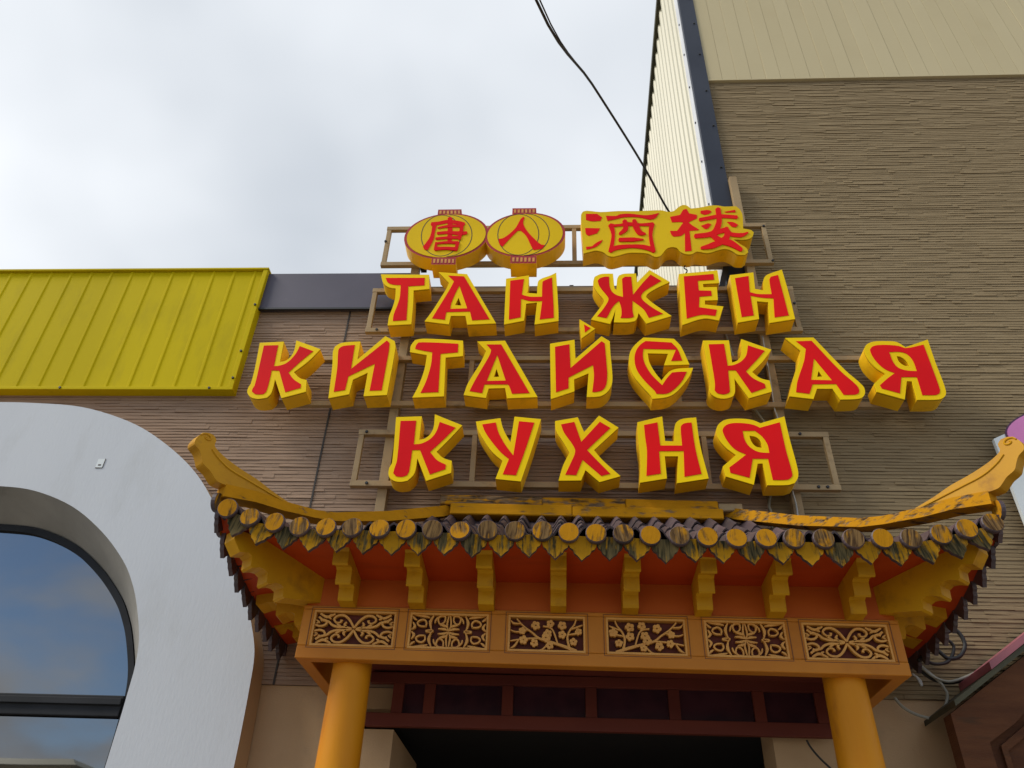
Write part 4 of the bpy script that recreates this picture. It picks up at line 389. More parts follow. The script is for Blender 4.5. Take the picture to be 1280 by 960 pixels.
ORNAMENT = [(0.7277, 3.7059), (0.8042, 3.7312), (0.8666, 3.7593), (0.9292, 3.7759), (0.9886, 3.7986), (1.0259, 3.8214), (1.0447, 3.8428), (1.045, 3.8784), (1.0578, 3.8994), (1.0787, 3.8985), (1.0986, 3.8775), (1.1116, 3.8367), (1.111, 3.8019), (1.0893, 3.7785), (1.0736, 3.7406), (1.0629, 3.7139), (1.036, 3.6942), (1.0167, 3.6687), (0.9989, 3.6519), (0.9517, 3.6553), (0.874, 3.6688), (0.7809, 3.686)]
BRX = [-1.124, -0.747, -0.374, 0.008, 0.385, 0.766, 1.139, 1.543]

# ------------------------------------------------------------------ ground
bm = bmesh.new()
vs = [bm.verts.new(p) for p in ((-300, -600, 0), (300, -600, 0), (300, 300, 0), (-300, 300, 0))]
bm.faces.new(vs)
obj('ground', bm, 'paving', kind='structure')

# ------------------------------------------------------------------ ledge-stone siding
def courses(bm, x0, x1, z0, z1, seams=(), hole=None):
    z = z0
    while z < z1 - 0.01:
        h = min(RNG.choice((0.024, 0.028, 0.032)), z1 - z)
        for a, b in zip([x0] + [s + 0.006 for s in seams], [s - 0.006 for s in seams] + [x1]):
            x = a
            while x < b - 0.001:
                l = RNG.choice((0.08, 0.12, 0.2, 0.3, 0.5)) * RNG.uniform(0.7, 1.3)
                e = min(x + l, b)
                if b - e < 0.1: e = b
                d = RNG.choice((0.005, 0.006, 0.0065, 0.0075, 0.0095))
                g = RNG.uniform(0.0, 0.0012)
                n = max(1, int((e - x) / 0.16)); xs = [x + (e - x) * i / n for i in range(n + 1)]
                rows = []
                for i, xx in enumerate(xs):
                    j1, j2 = RNG.uniform(-0.002, 0.002), RNG.uniform(-0.002, 0.002)
                    dd = d + RNG.uniform(-0.001, 0.001)
                    q = ((xx, 0, z + g + j1), (xx, -dd, z + g + j1), (xx, -dd * 0.55, z + h - 0.002 + j2), (xx, 0, z + h + j2 * 0))
                    rows.append([bm.verts.new(p) for p in q])
                skip = hole and hole(0.5 * (x + e), z)
                if not skip:
                    for r, s in zip(rows, rows[1:]):
                        for k in range(3): bm.faces.new((r[k], s[k], s[k + 1], r[k + 1]))
                    bm.faces.new(rows[0]); bm.faces.new(rows[-1][::-1])
                x = e
        z += h

# ------------------------------------------------------------------ the low restaurant building
rest = empty('restaurant_building', (0, 0, 0), label='low brown stone-clad restaurant building carrying the big yellow letters', category='building')
bxo('upper_wall', 'siding_back', rest, -9.0, 1.43, 0.0, 0.3, 4.275, 6.27)
bxo('upper_wall', 'siding_back', rest, -2.535, 1.43, 0.0, 0.3, 2.985, 4.2745)
bxo('end_wall', 'beige', rest, -9.0, -6.3, 0.0, 0.3, 0.0, 4.2745)
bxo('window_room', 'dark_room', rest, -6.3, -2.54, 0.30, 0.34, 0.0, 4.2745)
bm = bmesh.new(); courses(bm, -2.535, 1.45, 2.985, 4.275, seams=(-1.742,)); courses(bm, -7.0, 1.45, 4.275, 6.26, seams=(-1.742,))
obj('stone_course', bm, 'siding', rest, recalc=False, kind='stuff')
bxo('panel_seam', 'seam', rest, -1.748, -1.736, -0.012, 0.002, 2.985, 6.04)
# beige lower wall round the door opening
OPX0, OPX1, OPZ = -0.955, 1.25, 2.74
bxo('lower_wall', 'beige', rest, -2.535, OPX0 - 0.3, 0.012, 0.30, 0.0, 2.984)
bxo('lower_wall', 'beige', rest, OPX1, 1.60, 0.012, 0.30, 0.0, 2.984)
bxo('lintel', 'beige', rest, OPX0 - 0.299, OPX1 - 0.001, 0.014, 0.298, 2.86, 2.983)
for x0, x1 in ((OPX0 - 0.3, OPX0),): bxo('pier', 'beige', rest, x0, x1, -0.055, 0.90, 0.0, 2.73)
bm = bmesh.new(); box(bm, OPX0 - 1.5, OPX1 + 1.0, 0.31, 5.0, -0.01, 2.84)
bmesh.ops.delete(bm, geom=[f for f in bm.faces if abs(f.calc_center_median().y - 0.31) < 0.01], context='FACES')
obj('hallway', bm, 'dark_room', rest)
# parapet cap and the dark fascia on the left
bxo('parapet_cap', 'flash', rest, -1.22, 1.43, -0.045, 0.34, 6.262, 6.292)
bm = bmesh.new(); box(bm, -9.0, -1.2, -0.05, 0.32, 6.045, 6.45)
obj('dark_fascia', bm, 'fascia', rest)
bxo('fascia_drip_edge', 'black', rest, -9.0, -1.2, -0.062, -0.04, 6.028, 6.046)
bxo('roof_slab', 'black', rest, -9.0, 1.43, 0.33, 12.0, 6.0, 6.1)
bxo('roof_vent', 'black', rest, 0.105, 0.14, 0.10, 0.14, 6.25, 6.44)

# ------------------------------------------------------------------ the tall building on the right
tall = empty('tall_building', (0, 0, 0), label='taller building on the right, stone siding below cream boards', category='building')
bxo('front_wall', 'siding_back', tall, 1.46, 8.0, 0.0, 0.3, 2.985, 9.25)
bxo('lower_wall', 'beige', tall, 1.605, 8.0, 0.012, 0.30, 0.0, 2.984)
bm = bmesh.new(); courses(bm, 1.452, 5.2, 2.985, 9.25)
obj('stone_course', bm, 'siding_cast', tall, recalc=False, kind='stuff')
# vertical cream boards above the siding
bw = 0.152; x = 1.585; proto = None
bm = bmesh.new(); box(bm, 0.0005, bw - 0.0008, -0.03, 0.02, 0, 4.6)
bmesh.ops.bevel(bm, geom=[e for e in bm.edges if abs(e.verts[0].co.z - e.verts[1].co.z) > 1], offset=0.0025, segments=1, affect='EDGES')
proto = obj('cream_board', bm, 'cream_board', tall); proto.location = (x, 0, 9.27)
for i in range(1, 35):
    copy(proto, 'cream_board', tall, (x + bw * i, RNG.uniform(-0.002, 0.002), 9.27))
bxo('board_backing', 'cream_board', tall, 1.46, 7.2, 0.021, 0.30, 9.252, 13.9)
bxo('board_sill', 'cream_board', tall, 1.585, 7.0, -0.036, 0.0, 9.252, 9.268)
# corner trim, side sheet and roof edge
bm = bmesh.new(); box(bm, 1.43, 1.583, -0.045, -0.03, 6.0, 13.8); box(bm, 1.415, 1.43, -0.045, 0.05, 6.0, 13.8)
obj('corner_trim', bm, 'dark_trim', tall)
bxo('corner_flange', 'white_trim', tall, 1.409, 1.4145, 0.0, 0.13, 6.0, 13.7)
TOPZ = lambda y: 12.62 - 0.185 * y
bm = bmesh.new(); per = 0.19; y = 0.04; prof = []
while y < 9.0:
    prof += [(y, 1.425), (y + 0.085, 1.425), (y + 0.11, 1.400), (y + 0.165, 1.400)]; y += per
lastv = None
for (yy, xx) in prof:
    v = (bm.verts.new((xx, yy, 5.9)), bm.verts.new((xx, yy, TOPZ(yy))))
    if lastv: bm.faces.new((lastv[0], v[0], v[1], lastv[1]))
    lastv = v
obj('side_sheet', bm, 'cream_sheet', tall, recalc=False)
bm = bmesh.new(); hexa(bm, [(1.36, -0.03, TOPZ(0) - 0.05), (1.45, -0.03, TOPZ(0) - 0.05), (1.45, 9, TOPZ(9) - 0.05), (1.36, 9, TOPZ(9) - 0.05), (1.36, -0.03, TOPZ(0) + 0.06), (1.45, -0.03, TOPZ(0) + 0.06), (1.45, 9, TOPZ(9) + 0.06), (1.36, 9, TOPZ(9) + 0.06)])
obj('roof_edge', bm, 'olive_edge', tall)
bxo('side_core', 'black', tall, 1.43, 7.0, 0.31, 9.0, 0.0, 10.9)
screw = None
for k in range(11):
    z = 6.6 + 0.62 * k
    if screw is None:
        bm = bmesh.new(); bmesh.ops.create_cone(bm, segments=8, radius1=0.012, radius2=0.009, depth=0.014, cap_ends=True)
        screw = obj('screw', bm, 'black', tall); screw.rotation_euler = (math.pi / 2, 0, 0); screw.location = (1.545, -0.05, z)
    else: copy(screw, 'screw', tall, (1.545 + RNG.uniform(-.01, .01), -0.05, z + RNG.uniform(-.05, .05)), rot=(math.pi / 2, 0, 0))
    copy(screw, 'screw', tall, (1.407, 0.06, z + 0.2), rot=(0, math.pi / 2, 0))

# ------------------------------------------------------------------ building across the street (seen mirrored in the window)
opp = empty('opposite_building', (-20, -26, 0), label='cream flat-roofed building across the street, mirrored in the lower window pane', category='building')
bxo('wall', 'cream_board', opp, -24.0, -17.2, -36.0, -25.0, 0.0, 6.95)
bm = bmesh.new(); hexa(bm, [(-24.2, -36.2, 6.95), (-16.95, -36.2, 6.95), (-16.95, -24.8, 6.95), (-24.2, -24.8, 6.95), (-23.9, -36.0, 7.2), (-17.3, -36.0, 7.2), (-17.3, -25.1, 7.2), (-23.9, -25.1, 7.2)]); obj('roof', bm, 'cream_sheet', opp)
for wx in (-23.0, -21.2, -19.4):
    for wz in (1.0, 4.0):
        w_ = bxo('window', 'dark_trim', opp, wx, wx + 1.2, -24.995, -24.96, wz, wz + 1.5)
        bxo('sill', 'white_trim', w_, wx - 0.05, wx + 1.25, -24.955, -24.85, wz - 0.06, wz - 0.01)

# ------------------------------------------------------------------ yellow corrugated panel
yp = empty('corrugated_panel', (-4.6, -0.1, 5.24), label='bright yellow corrugated metal panel above the white arch', category='metal panel')
bm = bmesh.new(); prof = []; x = -7.4
while x < -2.57:
    prof += [(x, -0.068), (x + 0.15, -0.068), (x + 0.156, -0.075), (x + 0.172, -0.075)]; x += 0.184
prof = [(min(a, -2.56), b) for a, b in prof]
lastv = None
for (xx, yy) in prof:
    v = (bm.verts.new((xx, yy, 5.20)), bm.verts.new((xx, yy, 6.46)))
    if lastv and xx > lastv[2] + 1e-4: bm.faces.new((lastv[0], v[0], v[1], lastv[1]))
    lastv = (*v, xx)
obj('sheet', bm, 'yellow_sheet', yp, recalc=False)
bxo('bottom_trim', 'yellow_sheet', yp, -7.4, -2.514, -0.094, 0.0, 5.168, 5.196, 0.004)
bxo('side_trim', 'yellow_sheet', yp, -2.556, -2.516, -0.092, 0.0, 5.1965, 6.462, 0.004)
bxo('top_trim', 'yellow_sheet', yp, -7.4, -2.510, -0.098, 0.05, 6.463, 6.482, 0.004)
for x, z in ((-2.536, 5.28), (-2.536, 5.55), (-2.536, 6.05), (-3.9, 5.182), (-4.7, 5.182), (-2.7, 5.182)):
    copy(screw, 'screw', yp, (x, -0.096, z), rot=(math.pi / 2, 0, 0))

# ------------------------------------------------------------------ white arch with the dark window
arch = empty('arched_window', (-4.3, -0.2, 0), label='white rendered arch framing a dark reflective window on the left', category='arched window')
AXC = -4.32
outR = [(-1.80, 0.0), (-1.80, 2.2), (-1.805, 2.6), (-1.815, 2.9), (-1.83, 3.10), (-1.88, 3.26), (-1.97, 3.46), (-2.08, 3.66), (-2.18, 3.83), (-2.36, 4.14), (-2.58, 4.40), (-2.88, 4.635), (-3.18, 4.80), (-3.58, 4.925), (-4.0, 4.962), (AXC, 4.968)]
inR = [(-2.54, 0.9), (-2.54, 2.75), (-2.545, 2.98), (-2.575, 3.18), (-2.66, 3.40), (-2.74, 3.55), (-2.85, 3.70), (-3.06, 3.90), (-3.34, 4.09), (-3.66, 4.21), (-3.95, 4.245), (AXC, 4.255)]
def fullarch(r):
    R = smooth_poly([(r[0][0], r[0][1])] + r[1:] , 38, 4)
    R = [p for p in R if p[0] >= AXC - 1e-6 or True]
    return R
def mirror(r):
    half = []
    P = [Vector(p) for p in r]
    for i in range(len(P) - 1):
        p0, p1, p2, p3 = P[max(i - 1, 0)], P[i], P[i + 1], P[min(i + 2, len(P) - 1)]
        for k in range(5):
            t = k / 5
            if i < 2: q = p1.lerp(p2, t)
            else: q = 0.5 * ((2 * p1) + (p2 - p0) * t + (2 * p0 - 5 * p1 + 4 * p2 - p3) * t * t + (3 * p1 - p0 - 3 * p2 + p3) * t ** 3)
            half.append((q.x, q.y))
    half.append(tuple(P[-1]))
    return half + [(2 * AXC - x, z) for x, z in half[-2::-1]]
OUT, INN = mirror(outR), mirror(inR)
bm = bmesh.new(); prism(bm, [OUT, INN], -0.20, 0.0, 0, 1)
o = obj('surround', bm, ['white', 'beige'], arch)
# make the inner reveal a deeper grey tunnel
bm = bmesh.new()
FR = [(AXC + (x - AXC) * 0.925, 0.9 + (z - 0.9) * 0.955) for x, z in INN]
ra = [bm.verts.new((x, -0.199, z)) for x, z in INN]; rb = [bm.verts.new((x, 0.12, z)) for x, z in FR]
for i in range(len(ra) - 1): bm.faces.new((ra[i], ra[i + 1], rb[i + 1], rb[i]))
bm.faces.new((ra[-1], ra[0], rb[0], rb[-1]))
obj('reveal', bm, 'grey_reveal', arch, recalc=False)
FI = [(AXC + (x - AXC) * 0.982, 0.95 + (z - 0.95) * 0.985) for x, z in FR]
bm = bmesh.new(); prism(bm, [FR, FI], 0.10, 0.16); obj('window_frame', bm, 'frame', arch)
def clip(poly, z0, z1):
    out = []
    for keep, lim in ((lambda p: p[1] <= z1, z1), (lambda p: p[1] >= z0, z0)):
        src = poly if not out else out; res = []
        for i in range(len(src)):
            a, b = src[i - 1], src[i]
            if keep(a) != keep(b):
                t = (lim - a[1]) / (b[1] - a[1]); res.append((a[0] + (b[0] - a[0]) * t, lim))
            if keep(b): res.append(b)
        out = res
    return out
bm = bmesh.new(); prism(bm, [clip(FI, 2.925, 9)], 0.125, 0.133); obj('upper_pane', bm, 'glass', arch, label='upper window pane reflecting blue sky')
bm = bmesh.new(); prism(bm, [clip(FI, 0.5, 2.79)], 0.118, 0.126); obj('lower_pane', bm, 'glass', arch)
bxo('mullion', 'frame', arch, FI[0][0] - 4, FI[0][0] - 0.004, 0.08, 0.15, 2.795, 2.92, 0.006)
bxo('mullion_bead', 'frame', arch, FI[0][0] - 4, FI[0][0] - 0.004, 0.06, 0.0795, 2.86, 2.90, 0.004)
st = empty('wall_sticker', (-3.25, -0.2, 4.33), label='tiny white label stuck on the white arch', category='sticker')
bm = bmesh.new(); box(bm, -3.285, -3.235, -0.203, -0.2005, 4.40, 4.47); obj('label', bm, 'board_white', st)
bm = bmesh.new(); box(bm, -3.27, -3.25, -0.2045, -0.2032, 4.415, 4.425); box(bm, -3.2345, -3.231, -0.204, -0.2005, 4.40, 4.472); box(bm, -3.285, -3.235, -0.204, -0.2005, 4.395, 4.3995); obj('print', bm, 'ink', st)  # mark on the label plus dark strips along its right and lower edges

# ------------------------------------------------------------------ sign frame of tan steel tube
frm = empty('steel_support_grid', (0.2, -0.1, 4.1), label='tan steel tube frame carrying the letter rows on the wall', category='steel grid')
bxo('post', 'tan', frm, -1.257, -1.189, -0.098, -0.032, 3.98, 6.90, 0.004)
bxo('post', 'tan', frm, 1.587, 1.655, -0.098, -0.046, 3.98, 7.62, 0.004)
def rail(x0, x1, z, h=0.042): bxo('rail', 'tan', frm, x0, x1, -0.139, -0.099, z - h / 2, z + h / 2, 0.004)
def upright(x, z0, z1, w=0.038): bxo('upright', 'tan', frm, x - w / 2, x + w / 2, -0.137, -0.101, z0 + 0.0215, z1 - 0.0215, 0.004)
for x0, x1, zb, zt, ups in ((-1.52, 1.81, 6.478, 6.92, (-1.497, -0.35, 0.146, 1.787)), (-1.545, 1.915, 5.733, 6.168, (-1.522, 1.892)), (-2.15, 2.64, 5.012, 5.445, (-0.66, 0.9)), (-1.45, 1.92, 4.328, 4.754, (-1.427, -0.594, 1.042, 1.897))):
    rail(x0, x1, zb); rail(x0, x1, zt)
    for u in ups: upright(u, zb, zt)
bm = bmesh.new(); hexa(bm, [(1.325, -0.095, 6.20), (1.372, -0.095, 6.20), (1.372, -0.07, 6.20), (1.325, -0.07, 6.20), (1.412, -0.095, 6.52), (1.459, -0.095, 6.52), (1.459, -0.07, 6.52), (1.412, -0.07, 6.52)])
obj('black_strut', bm, 'black', frm); bxo('strut_stub', 'tan', frm, 1.27, 1.41, -0.066, -0.03, 6.485, 6.52)
bxo('junction_box', 'black', frm, -1.18, -1.13, -0.09, -0.04, 6.46, 6.53, 0.004)
for rx, zz in ((-1.45, 5.733), (-1.35, 5.733), (1.80, 5.445), (2.05, 5.445), (1.72, 4.754), (1.83, 4.328), (1.77, 4.328), (-1.39, 4.754), (-1.33, 4.328), (-2.05, 5.445), (-1.06, 5.012), (-1.1, 5.445), (-1.51, 6.75), (1.895, 6.0), (1.787, 6.9), (1.80, 6.478)):
    copy(screw, 'bolt', frm, (rx, -0.141, zz), rot=(math.pi / 2, 0, 0), scale=(1.1, 1.1, 1.1))

# ------------------------------------------------------------------ channel letters
YF, YB = -0.29, -0.14
LABELS = ['letter T, first of the upper letter row', 'letter A, second of the upper letter row', 'letter H, third of the upper letter row', 'six-armed star-like letter in the middle of the upper letter row',
          'letter E near the right end of the upper letter row', 'letter H at the right end of the upper letter row',
          'letter K at the left end of the long middle row', 'reversed-N letter, second of the long middle row', 'letter T, third of the long middle row', 'letter A left of the centre of the long middle row',
          'reversed-N letter under the triangle mark in the long middle row', None, 'angular letter C in the long middle row', 'letter K right of the angular C in the long middle row', 'tilted letter A near the right end of the long middle row', 'reversed-R letter at the right end of the long middle row',
          'letter K at the left end of the bottom row', 'letter Y, second of the bottom row', 'letter X in the middle of the bottom row', 'letter H, fourth of the bottom row', 'reversed-R letter at the right end of the bottom row']
for li, (ch, row, yel, yh, red, rh) in enumerate(LETTERS):
    lab = 'red and yellow ' + LABELS[li] if LABELS[li] else 'small red and yellow triangle mark between the upper and middle letter rows'
    nm = 'sign_letter' if LABELS[li] else 'letter_mark'
    xs = [p[0] for p in yel]; zs = [p[1] for p in yel]
    t = empty(nm, ((min(xs) + max(xs)) / 2, YB, min(zs)), label=lab, category='sign letter', group='yellow and red channel letters')
    dy = RNG.uniform(-0.006, 0.006)
    L1 = [smooth_poly(yel)] + [smooth_poly(h, 45) for h in yh]
    bm = bmesh.new(); prism(bm, L1, YF + dy, YB, 0, 1, [(YF + dy, YF + dy + 0.010, 0), (YF + dy + 0.010, YF + dy + 0.0145, 2), (YF + dy + 0.0145, YB, 1)])
    obj('casing', bm, ['letter_face', 'letter_side', 'letter_edge'], t)
    L2 = [smooth_poly(r) for r in red] + [smooth_poly(h, 45) for h in rh]
    bm = bmesh.new(); prism(bm, L2, YF + dy - 0.003, YF + dy - 0.0005); obj('inlay', bm, 'letter_red', t)

def glyph(polys, parent, y=-0.0025):
    bm = bmesh.new()
    for i, p in enumerate(polys):
        prism(bm, [smooth_poly(p, 40, 3)], YF + y - 0.0006 * i, YF - 0.0002)
    obj('character', bm, 'letter_red', parent)

def ring_lines(bm, pts, w, y):
    P = [Vector((p[0], 0, p[1])) for p in pts]; n = len(P)
    for i in range(n):
        a, b = P[i], P[(i + 1) % n]; d = (b - a).normalized(); nn = Vector((-d.z, 0, d.x)) * w / 2
        v = [bm.verts.new((q.x, y, q.z)) for q in (a - nn, b - nn, b + nn, a + nn)]
        bm.faces.new(v)
for i, ln in enumerate(LANTERNS):
    key, cn = (('tang', '唐'), ('ren', '人'))[i]
    zs = [p[1] for p in ln['out']]; xs = [p[0] for p in ln['out']]
    t = empty('lantern_sign', (sum(xs) / len(xs), YB, min(zs)), label='yellow lantern-shaped sign with %s, %s of the pair' % (('a dense many-stroke red character', 'a simple two-stroke red character')[i], ('left', 'right')[i]), category='lantern sign', group='lantern-shaped signs')
    dz = 0.002 * i
    bm = bmesh.new(); prism(bm, [ln['out']], YF - dz, YB + dz, 0, 1); obj('casing', bm, ['lan_red', 'letter_side'], t)
    bm = bmesh.new(); prism(bm, [ln['inn']], YF - 0.0045, YF - 0.0005 - dz - 0.0005); obj('face', bm, 'lan_face', t)
    bm = bmesh.new(); prism(bm, [ln['capT']], YF + 0.001, YB + 0.004, 0, 1); obj('top_cap', bm, ['lan_red', 'letter_side'], t)
    bm = bmesh.new(); prism(bm, [ln['capB']], YF - 0.006, YB + 0.006, 0, 1); obj('bottom_cap', bm, ['lan_red', 'letter_side'], t)
    for cp, yo in ((ln['capT'], -0.002), (ln['capB'], -0.009)):
        bm = bmesh.new()
        (ax, az), (bx, bz), (cx, cz), (dx, dz_) = cp
        for k in range(6):
            u0, u1 = 0.07 + k * 0.155, 0.07 + k * 0.155 + 0.085
            quad = []
            for u, v in ((u0, .25), (u1, .25), (u1, .80), (u0, .80)):
                tx = ax + (bx - ax) * u; tz = az + (bz - az) * u; ux = dx + (cx - dx) * u; uz = dz_ + (cz - dz_) * u
                quad.append((tx + (ux - tx) * v, tz + (uz - tz) * v))
            prism(bm, [quad], YF + yo, YF + yo + 0.0025)
        obj('fringe_dash', bm, 'lan_dash', t)
    bm = bmesh.new(); ring_lines(bm, ln['l1'], 0.007, YF - 0.0053)
    n2 = ln['l2']; half = n2[-8:] + n2[:9]
    for a, b in zip(half, half[1:]):
        A, B = Vector((a[0], 0, a[1])), Vector((b[0], 0, b[1])); d = (B - A).normalized(); nn = Vector((-d.z, 0, d.x)) * 0.0035
        bm.faces.new([bm.verts.new((q.x, YF - 0.0053, q.z)) for q in (A - nn, B - nn, B + nn, A + nn)])
    obj('rib_line', bm, 'ink', t, recalc=False)
    glyph(GLYPHS[key], t, -0.008)
t = empty('character_board', (0.95, YB, 6.4), label='wavy-edged yellow board with two red Chinese characters, right of the lanterns', category='sign board')
bm = bmesh.new(); prism(bm, [smooth_poly(BOARD, 50, 3)], YF, YB, 0, 1, [(YF, YF + 0.010, 0), (YF + 0.010, YF + 0.0135, 2), (YF + 0.0135, YB, 1)])
obj('casing', bm, ['lan_face', 'letter_side', 'letter_edge'], t)
glyph(GLYPHS['jiu'], t); glyph(GLYPHS['lou'], t)

# ------------------------------------------------------------------ entrance portico
por = empty('entrance_portico', (0.2, -0.68, 0), label='yellow and red Chinese portico with upturned tiled roof over the door', category='portico')
CX = 0.2
tz = lambda x: -0.0083 * (x - CX)
FX0, FX1, FY = -1.367, 1.766, -0.85
def sheared(name, mat, x0, x1, y0, y1, z0, z1, parent=por, bev=0.003, **kw):
    bm = bmesh.new()
    hexa(bm, [(x0, y0, z0 + tz(x0)), (x1, y0, z0 + tz(x1)), (x1, y1, z0 + tz(x1)), (x0, y1, z0 + tz(x0)), (x0, y0, z1 + tz(x0)), (x1, y0, z1 + tz(x1)), (x1, y1, z1 + tz(x1)), (x0, y1, z1 + tz(x0))])
    if bev: bmesh.ops.bevel(bm, geom=bm.edges[:], offset=bev, segments=1, affect='EDGES')
    return obj(name, bm, mat, parent, **kw)
# columns
def column(cx):
    bm = bmesh.new(); seg = 40
    prof = [(0.0, 0.17), (0.14, 0.17), (0.15, 0.16), (0.20, 0.135), (0.22, 0.114), (1.2, 0.114), (2.2, 0.112), (2.6, 0.107), (2.95, 0.102), (3.2, 0.102)]
    rings = [[bm.verts.new((cx + r * math.cos(2 * math.pi * k / seg), -0.70 + r * math.sin(2 * math.pi * k / seg), z)) for k in range(seg)] for z, r in prof]
    for a, b in zip(rings, rings[1:]):
        for k in range(seg): bm.faces.new((a[k], a[(k + 1) % seg], b[(k + 1) % seg], b[k]))
    obj('column', bm, 'column', por, smooth=True)
column(-1.092); column(1.478)
# frieze frame
PAN = [(-1.306, -0.858), (-0.784, -0.361), (-0.257, 0.150), (0.258, 0.672), (0.769, 1.187), (1.270, 1.706)]
ZB, Z0, Z1, ZT = 2.876, 2.945, 3.137, 3.160
sheared('bottom_rail', 'orange_wood', FX0, FX1, FY, FY + 0.07, ZB, Z0 - 0.002)
sheared('top_rail', 'orange_wood', FX0, FX1, FY + 0.001, FY + 0.07, Z1 + 0.002, ZT)
edges = [FX0] + [v for p in PAN for v in p] + [FX1]
for a, b in zip(edges[::2], edges[1::2]): sheared('stile', 'orange_wood', a + (0 if a == FX0 else -0.001), b, FY + 0.002, FY + 0.068, Z0 - 0.001, Z1 + 0.001)
sheared('upper_board', 'red_board', FX0 + 0.01, FX1 - 0.01, FY + 0.012, FY + 0.06, ZT + 0.001, 3.34, bev=0)
for sx, s in ((FX0, 1), (FX1, -1)):
    sheared('side_beam', 'orange_wood', *sorted((sx, sx + s * 0.07)), FY + 0.0705, -0.03, ZB + 0.002, ZT - 0.002)
    sheared('side_board', 'red_board', *sorted((sx + s * 0.012, sx + s * 0.06)), FY + 0.0705, -0.03, ZT, 3.34, bev=0)
sheared('ceiling_board', 'maroon', FX0 + 0.07, FX1 - 0.07, FY + 0.071, -0.03, 3.05, 3.07, bev=0)

# fretwork strokes inside each panel
def ribbon_pts(q):
    P = [Vector((p[0], p[1])) for p in q]; Wd = [p[2] / 2 for p in q]; n = len(P); Q = []; V = []
    for i in range(n - 1):
        p0, p1, p2, p3 = P[max(i - 1, 0)], P[i], P[i + 1], P[min(i + 2, n - 1)]
        for k in range(4):
            t = k / 4; Q.append(0.5 * ((2 * p1) + (p2 - p0) * t + (2 * p0 - 5 * p1 + 4 * p2 - p3) * t * t + (3 * p1 - p0 - 3 * p2 + p3) * t ** 3)); V.append(Wd[i] * (1 - t) + Wd[i + 1] * t)
    Q.append(P[-1]); V.append(Wd[-1])
    return Q, V
class Fret:
    def __init__(s, x0, x1, z0, z1, y): s.bm = bmesh.new(); s.f = (x0, x1, z0, z1, y); s.k = 0
    def pt(s, u, v, y):
        x0, x1, z0, z1, _ = s.f; x = (x0 + x1) / 2 + u * (x1 - x0) / 2; z = (z0 + z1) / 2 + v * (z1 - z0) / 2
        return (x, y, z + tz(x))
    def ribbon(s, q):
        y = s.f[4] - 0.0004 * (s.k % 12); s.k += 1; bk = s.f[4] + 0.018
        Q, V = ribbon_pts([(u * 2.2, v, w) for u, v, w in q])
        rows = []
        for i, c in enumerate(Q):
            d = (Q[min(i + 1, len(Q) - 1)] - Q[max(i - 1, 0)]).normalized(); n = Vector((-d.y, d.x)) * V[i]
            a, b = c + n, c - n
            rows.append([s.bm.verts.new(s.pt(p.x / 2.2, p.y, yy)) for p, yy in ((a, bk), (a, y), (b, y), (b, bk))])
        for r, t in zip(rows, rows[1:]):
            for j in range(3): s.bm.faces.new((r[j], r[j + 1], t[j + 1], t[j]))
        s.bm.faces.new(rows[0]); s.bm.faces.new(rows[-1][::-1])
    def disc(s, u, v, r, n=9):
        y = s.f[4] - 0.0004 * (s.k % 12) - 0.001; s.k += 1; bk = s.f[4] + 0.018
        a = [s.bm.verts.new(s.pt(u + r / 2.2 * math.cos(6.2832 * i / n), v + r * math.sin(6.2832 * i / n), y)) for i in range(n)]
        b = [s.bm.verts.new(s.pt(u + r / 2.2 * math.cos(6.2832 * i / n), v + r * math.sin(6.2832 * i / n), bk)) for i in range(n)]
        s.bm.faces.new(a)
        for i in range(n): s.bm.faces.new((a[i], b[i], b[(i + 1) % n], a[(i + 1) % n]))
    def sym(s, q):
        for sx in (1, -1):
            for sz in (1, -1): s.ribbon([(u * sx, v * sz, w) for u, v, w in q])
def scroll(F):
    F.sym([(0.0, 0.05, .10), (0.06, .30, .12), (.16, .62, .13), (.30, .84, .13), (.46, .80, .12), (.53, .58, .11), (.46, .38, .10), (.36, .40, .10), (.34, .56, .14)])
    F.sym([(.05, 0.02, .10), (.22, .10, .12), (.40, .10, .13), (.56, .22, .13), (.66, .42, .12), (.80, .50, .12), (.92, .70, .12)])
    F.sym([(.98, .20, .10), (.86, .12, .12), (.74, .20, .12), (.70, .40, .11), (.78, .52, .11), (.86, .46, .13)])
    F.sym([(.52, .92, .08), (.62, .80, .14), (.74, .72, .16), (.90, .92, .10)])
    F.sym([(.18, .10, .06), (.24, .26, .14), (.20, .42, .07)]); F.sym([(.60, .60, .05), (.66, .68, .13), (.62, .88, .05)])
    F.sym([(.30, .10, .05), (.38, .20, .14), (.46, .34, .05)]); F.sym([(.96, .30, .06), (.90, .36, .12), (.97, .5, .06)])
def tulip(F):
    F.sym([(0, .02, .06), (.05, .35, .10), (.04, .70, .10), (.02, .98, .05)]); F.sym([(.02, .05, .05), (.12, .14, .15), (.28, .16, .05)]); F.sym([(.03, .25, .05), (.12, .34, .16), (.24, .40, .05)])
    F.sym([(.10, .94, .09), (.22, .96, .10), (.30, .80, .10), (.27, .52, .09), (.20, .46, .09), (.12, .62, .09), (.11, .90, .09)])
    F.sym([(.30, .88, .07), (.36, .70, .10), (.38, .50, .06)])
    F.sym([(.42, .98, .05), (.50, .55, .17), (.46, .12, .06), (.40, .02, .06)]); F.sym([(.44, .08, .06), (.58, .04, .08), (.60, .0, .06)])
    F.sym([(.62, .26, .08), (.60, .52, .09), (.68, .70, .10), (.80, .62, .10), (.84, .44, .09), (.76, .30, .09), (.62, .28, .08)])
    F.sym([(.98, .06, .06), (.90, .26, .16), (.96, .52, .06)]); F.sym([(.52, .84, .05), (.68, .92, .15), (.92, .98, .05)]); F.sym([(.86, .66, .05), (.93, .76, .13), (.99, .92, .05)])
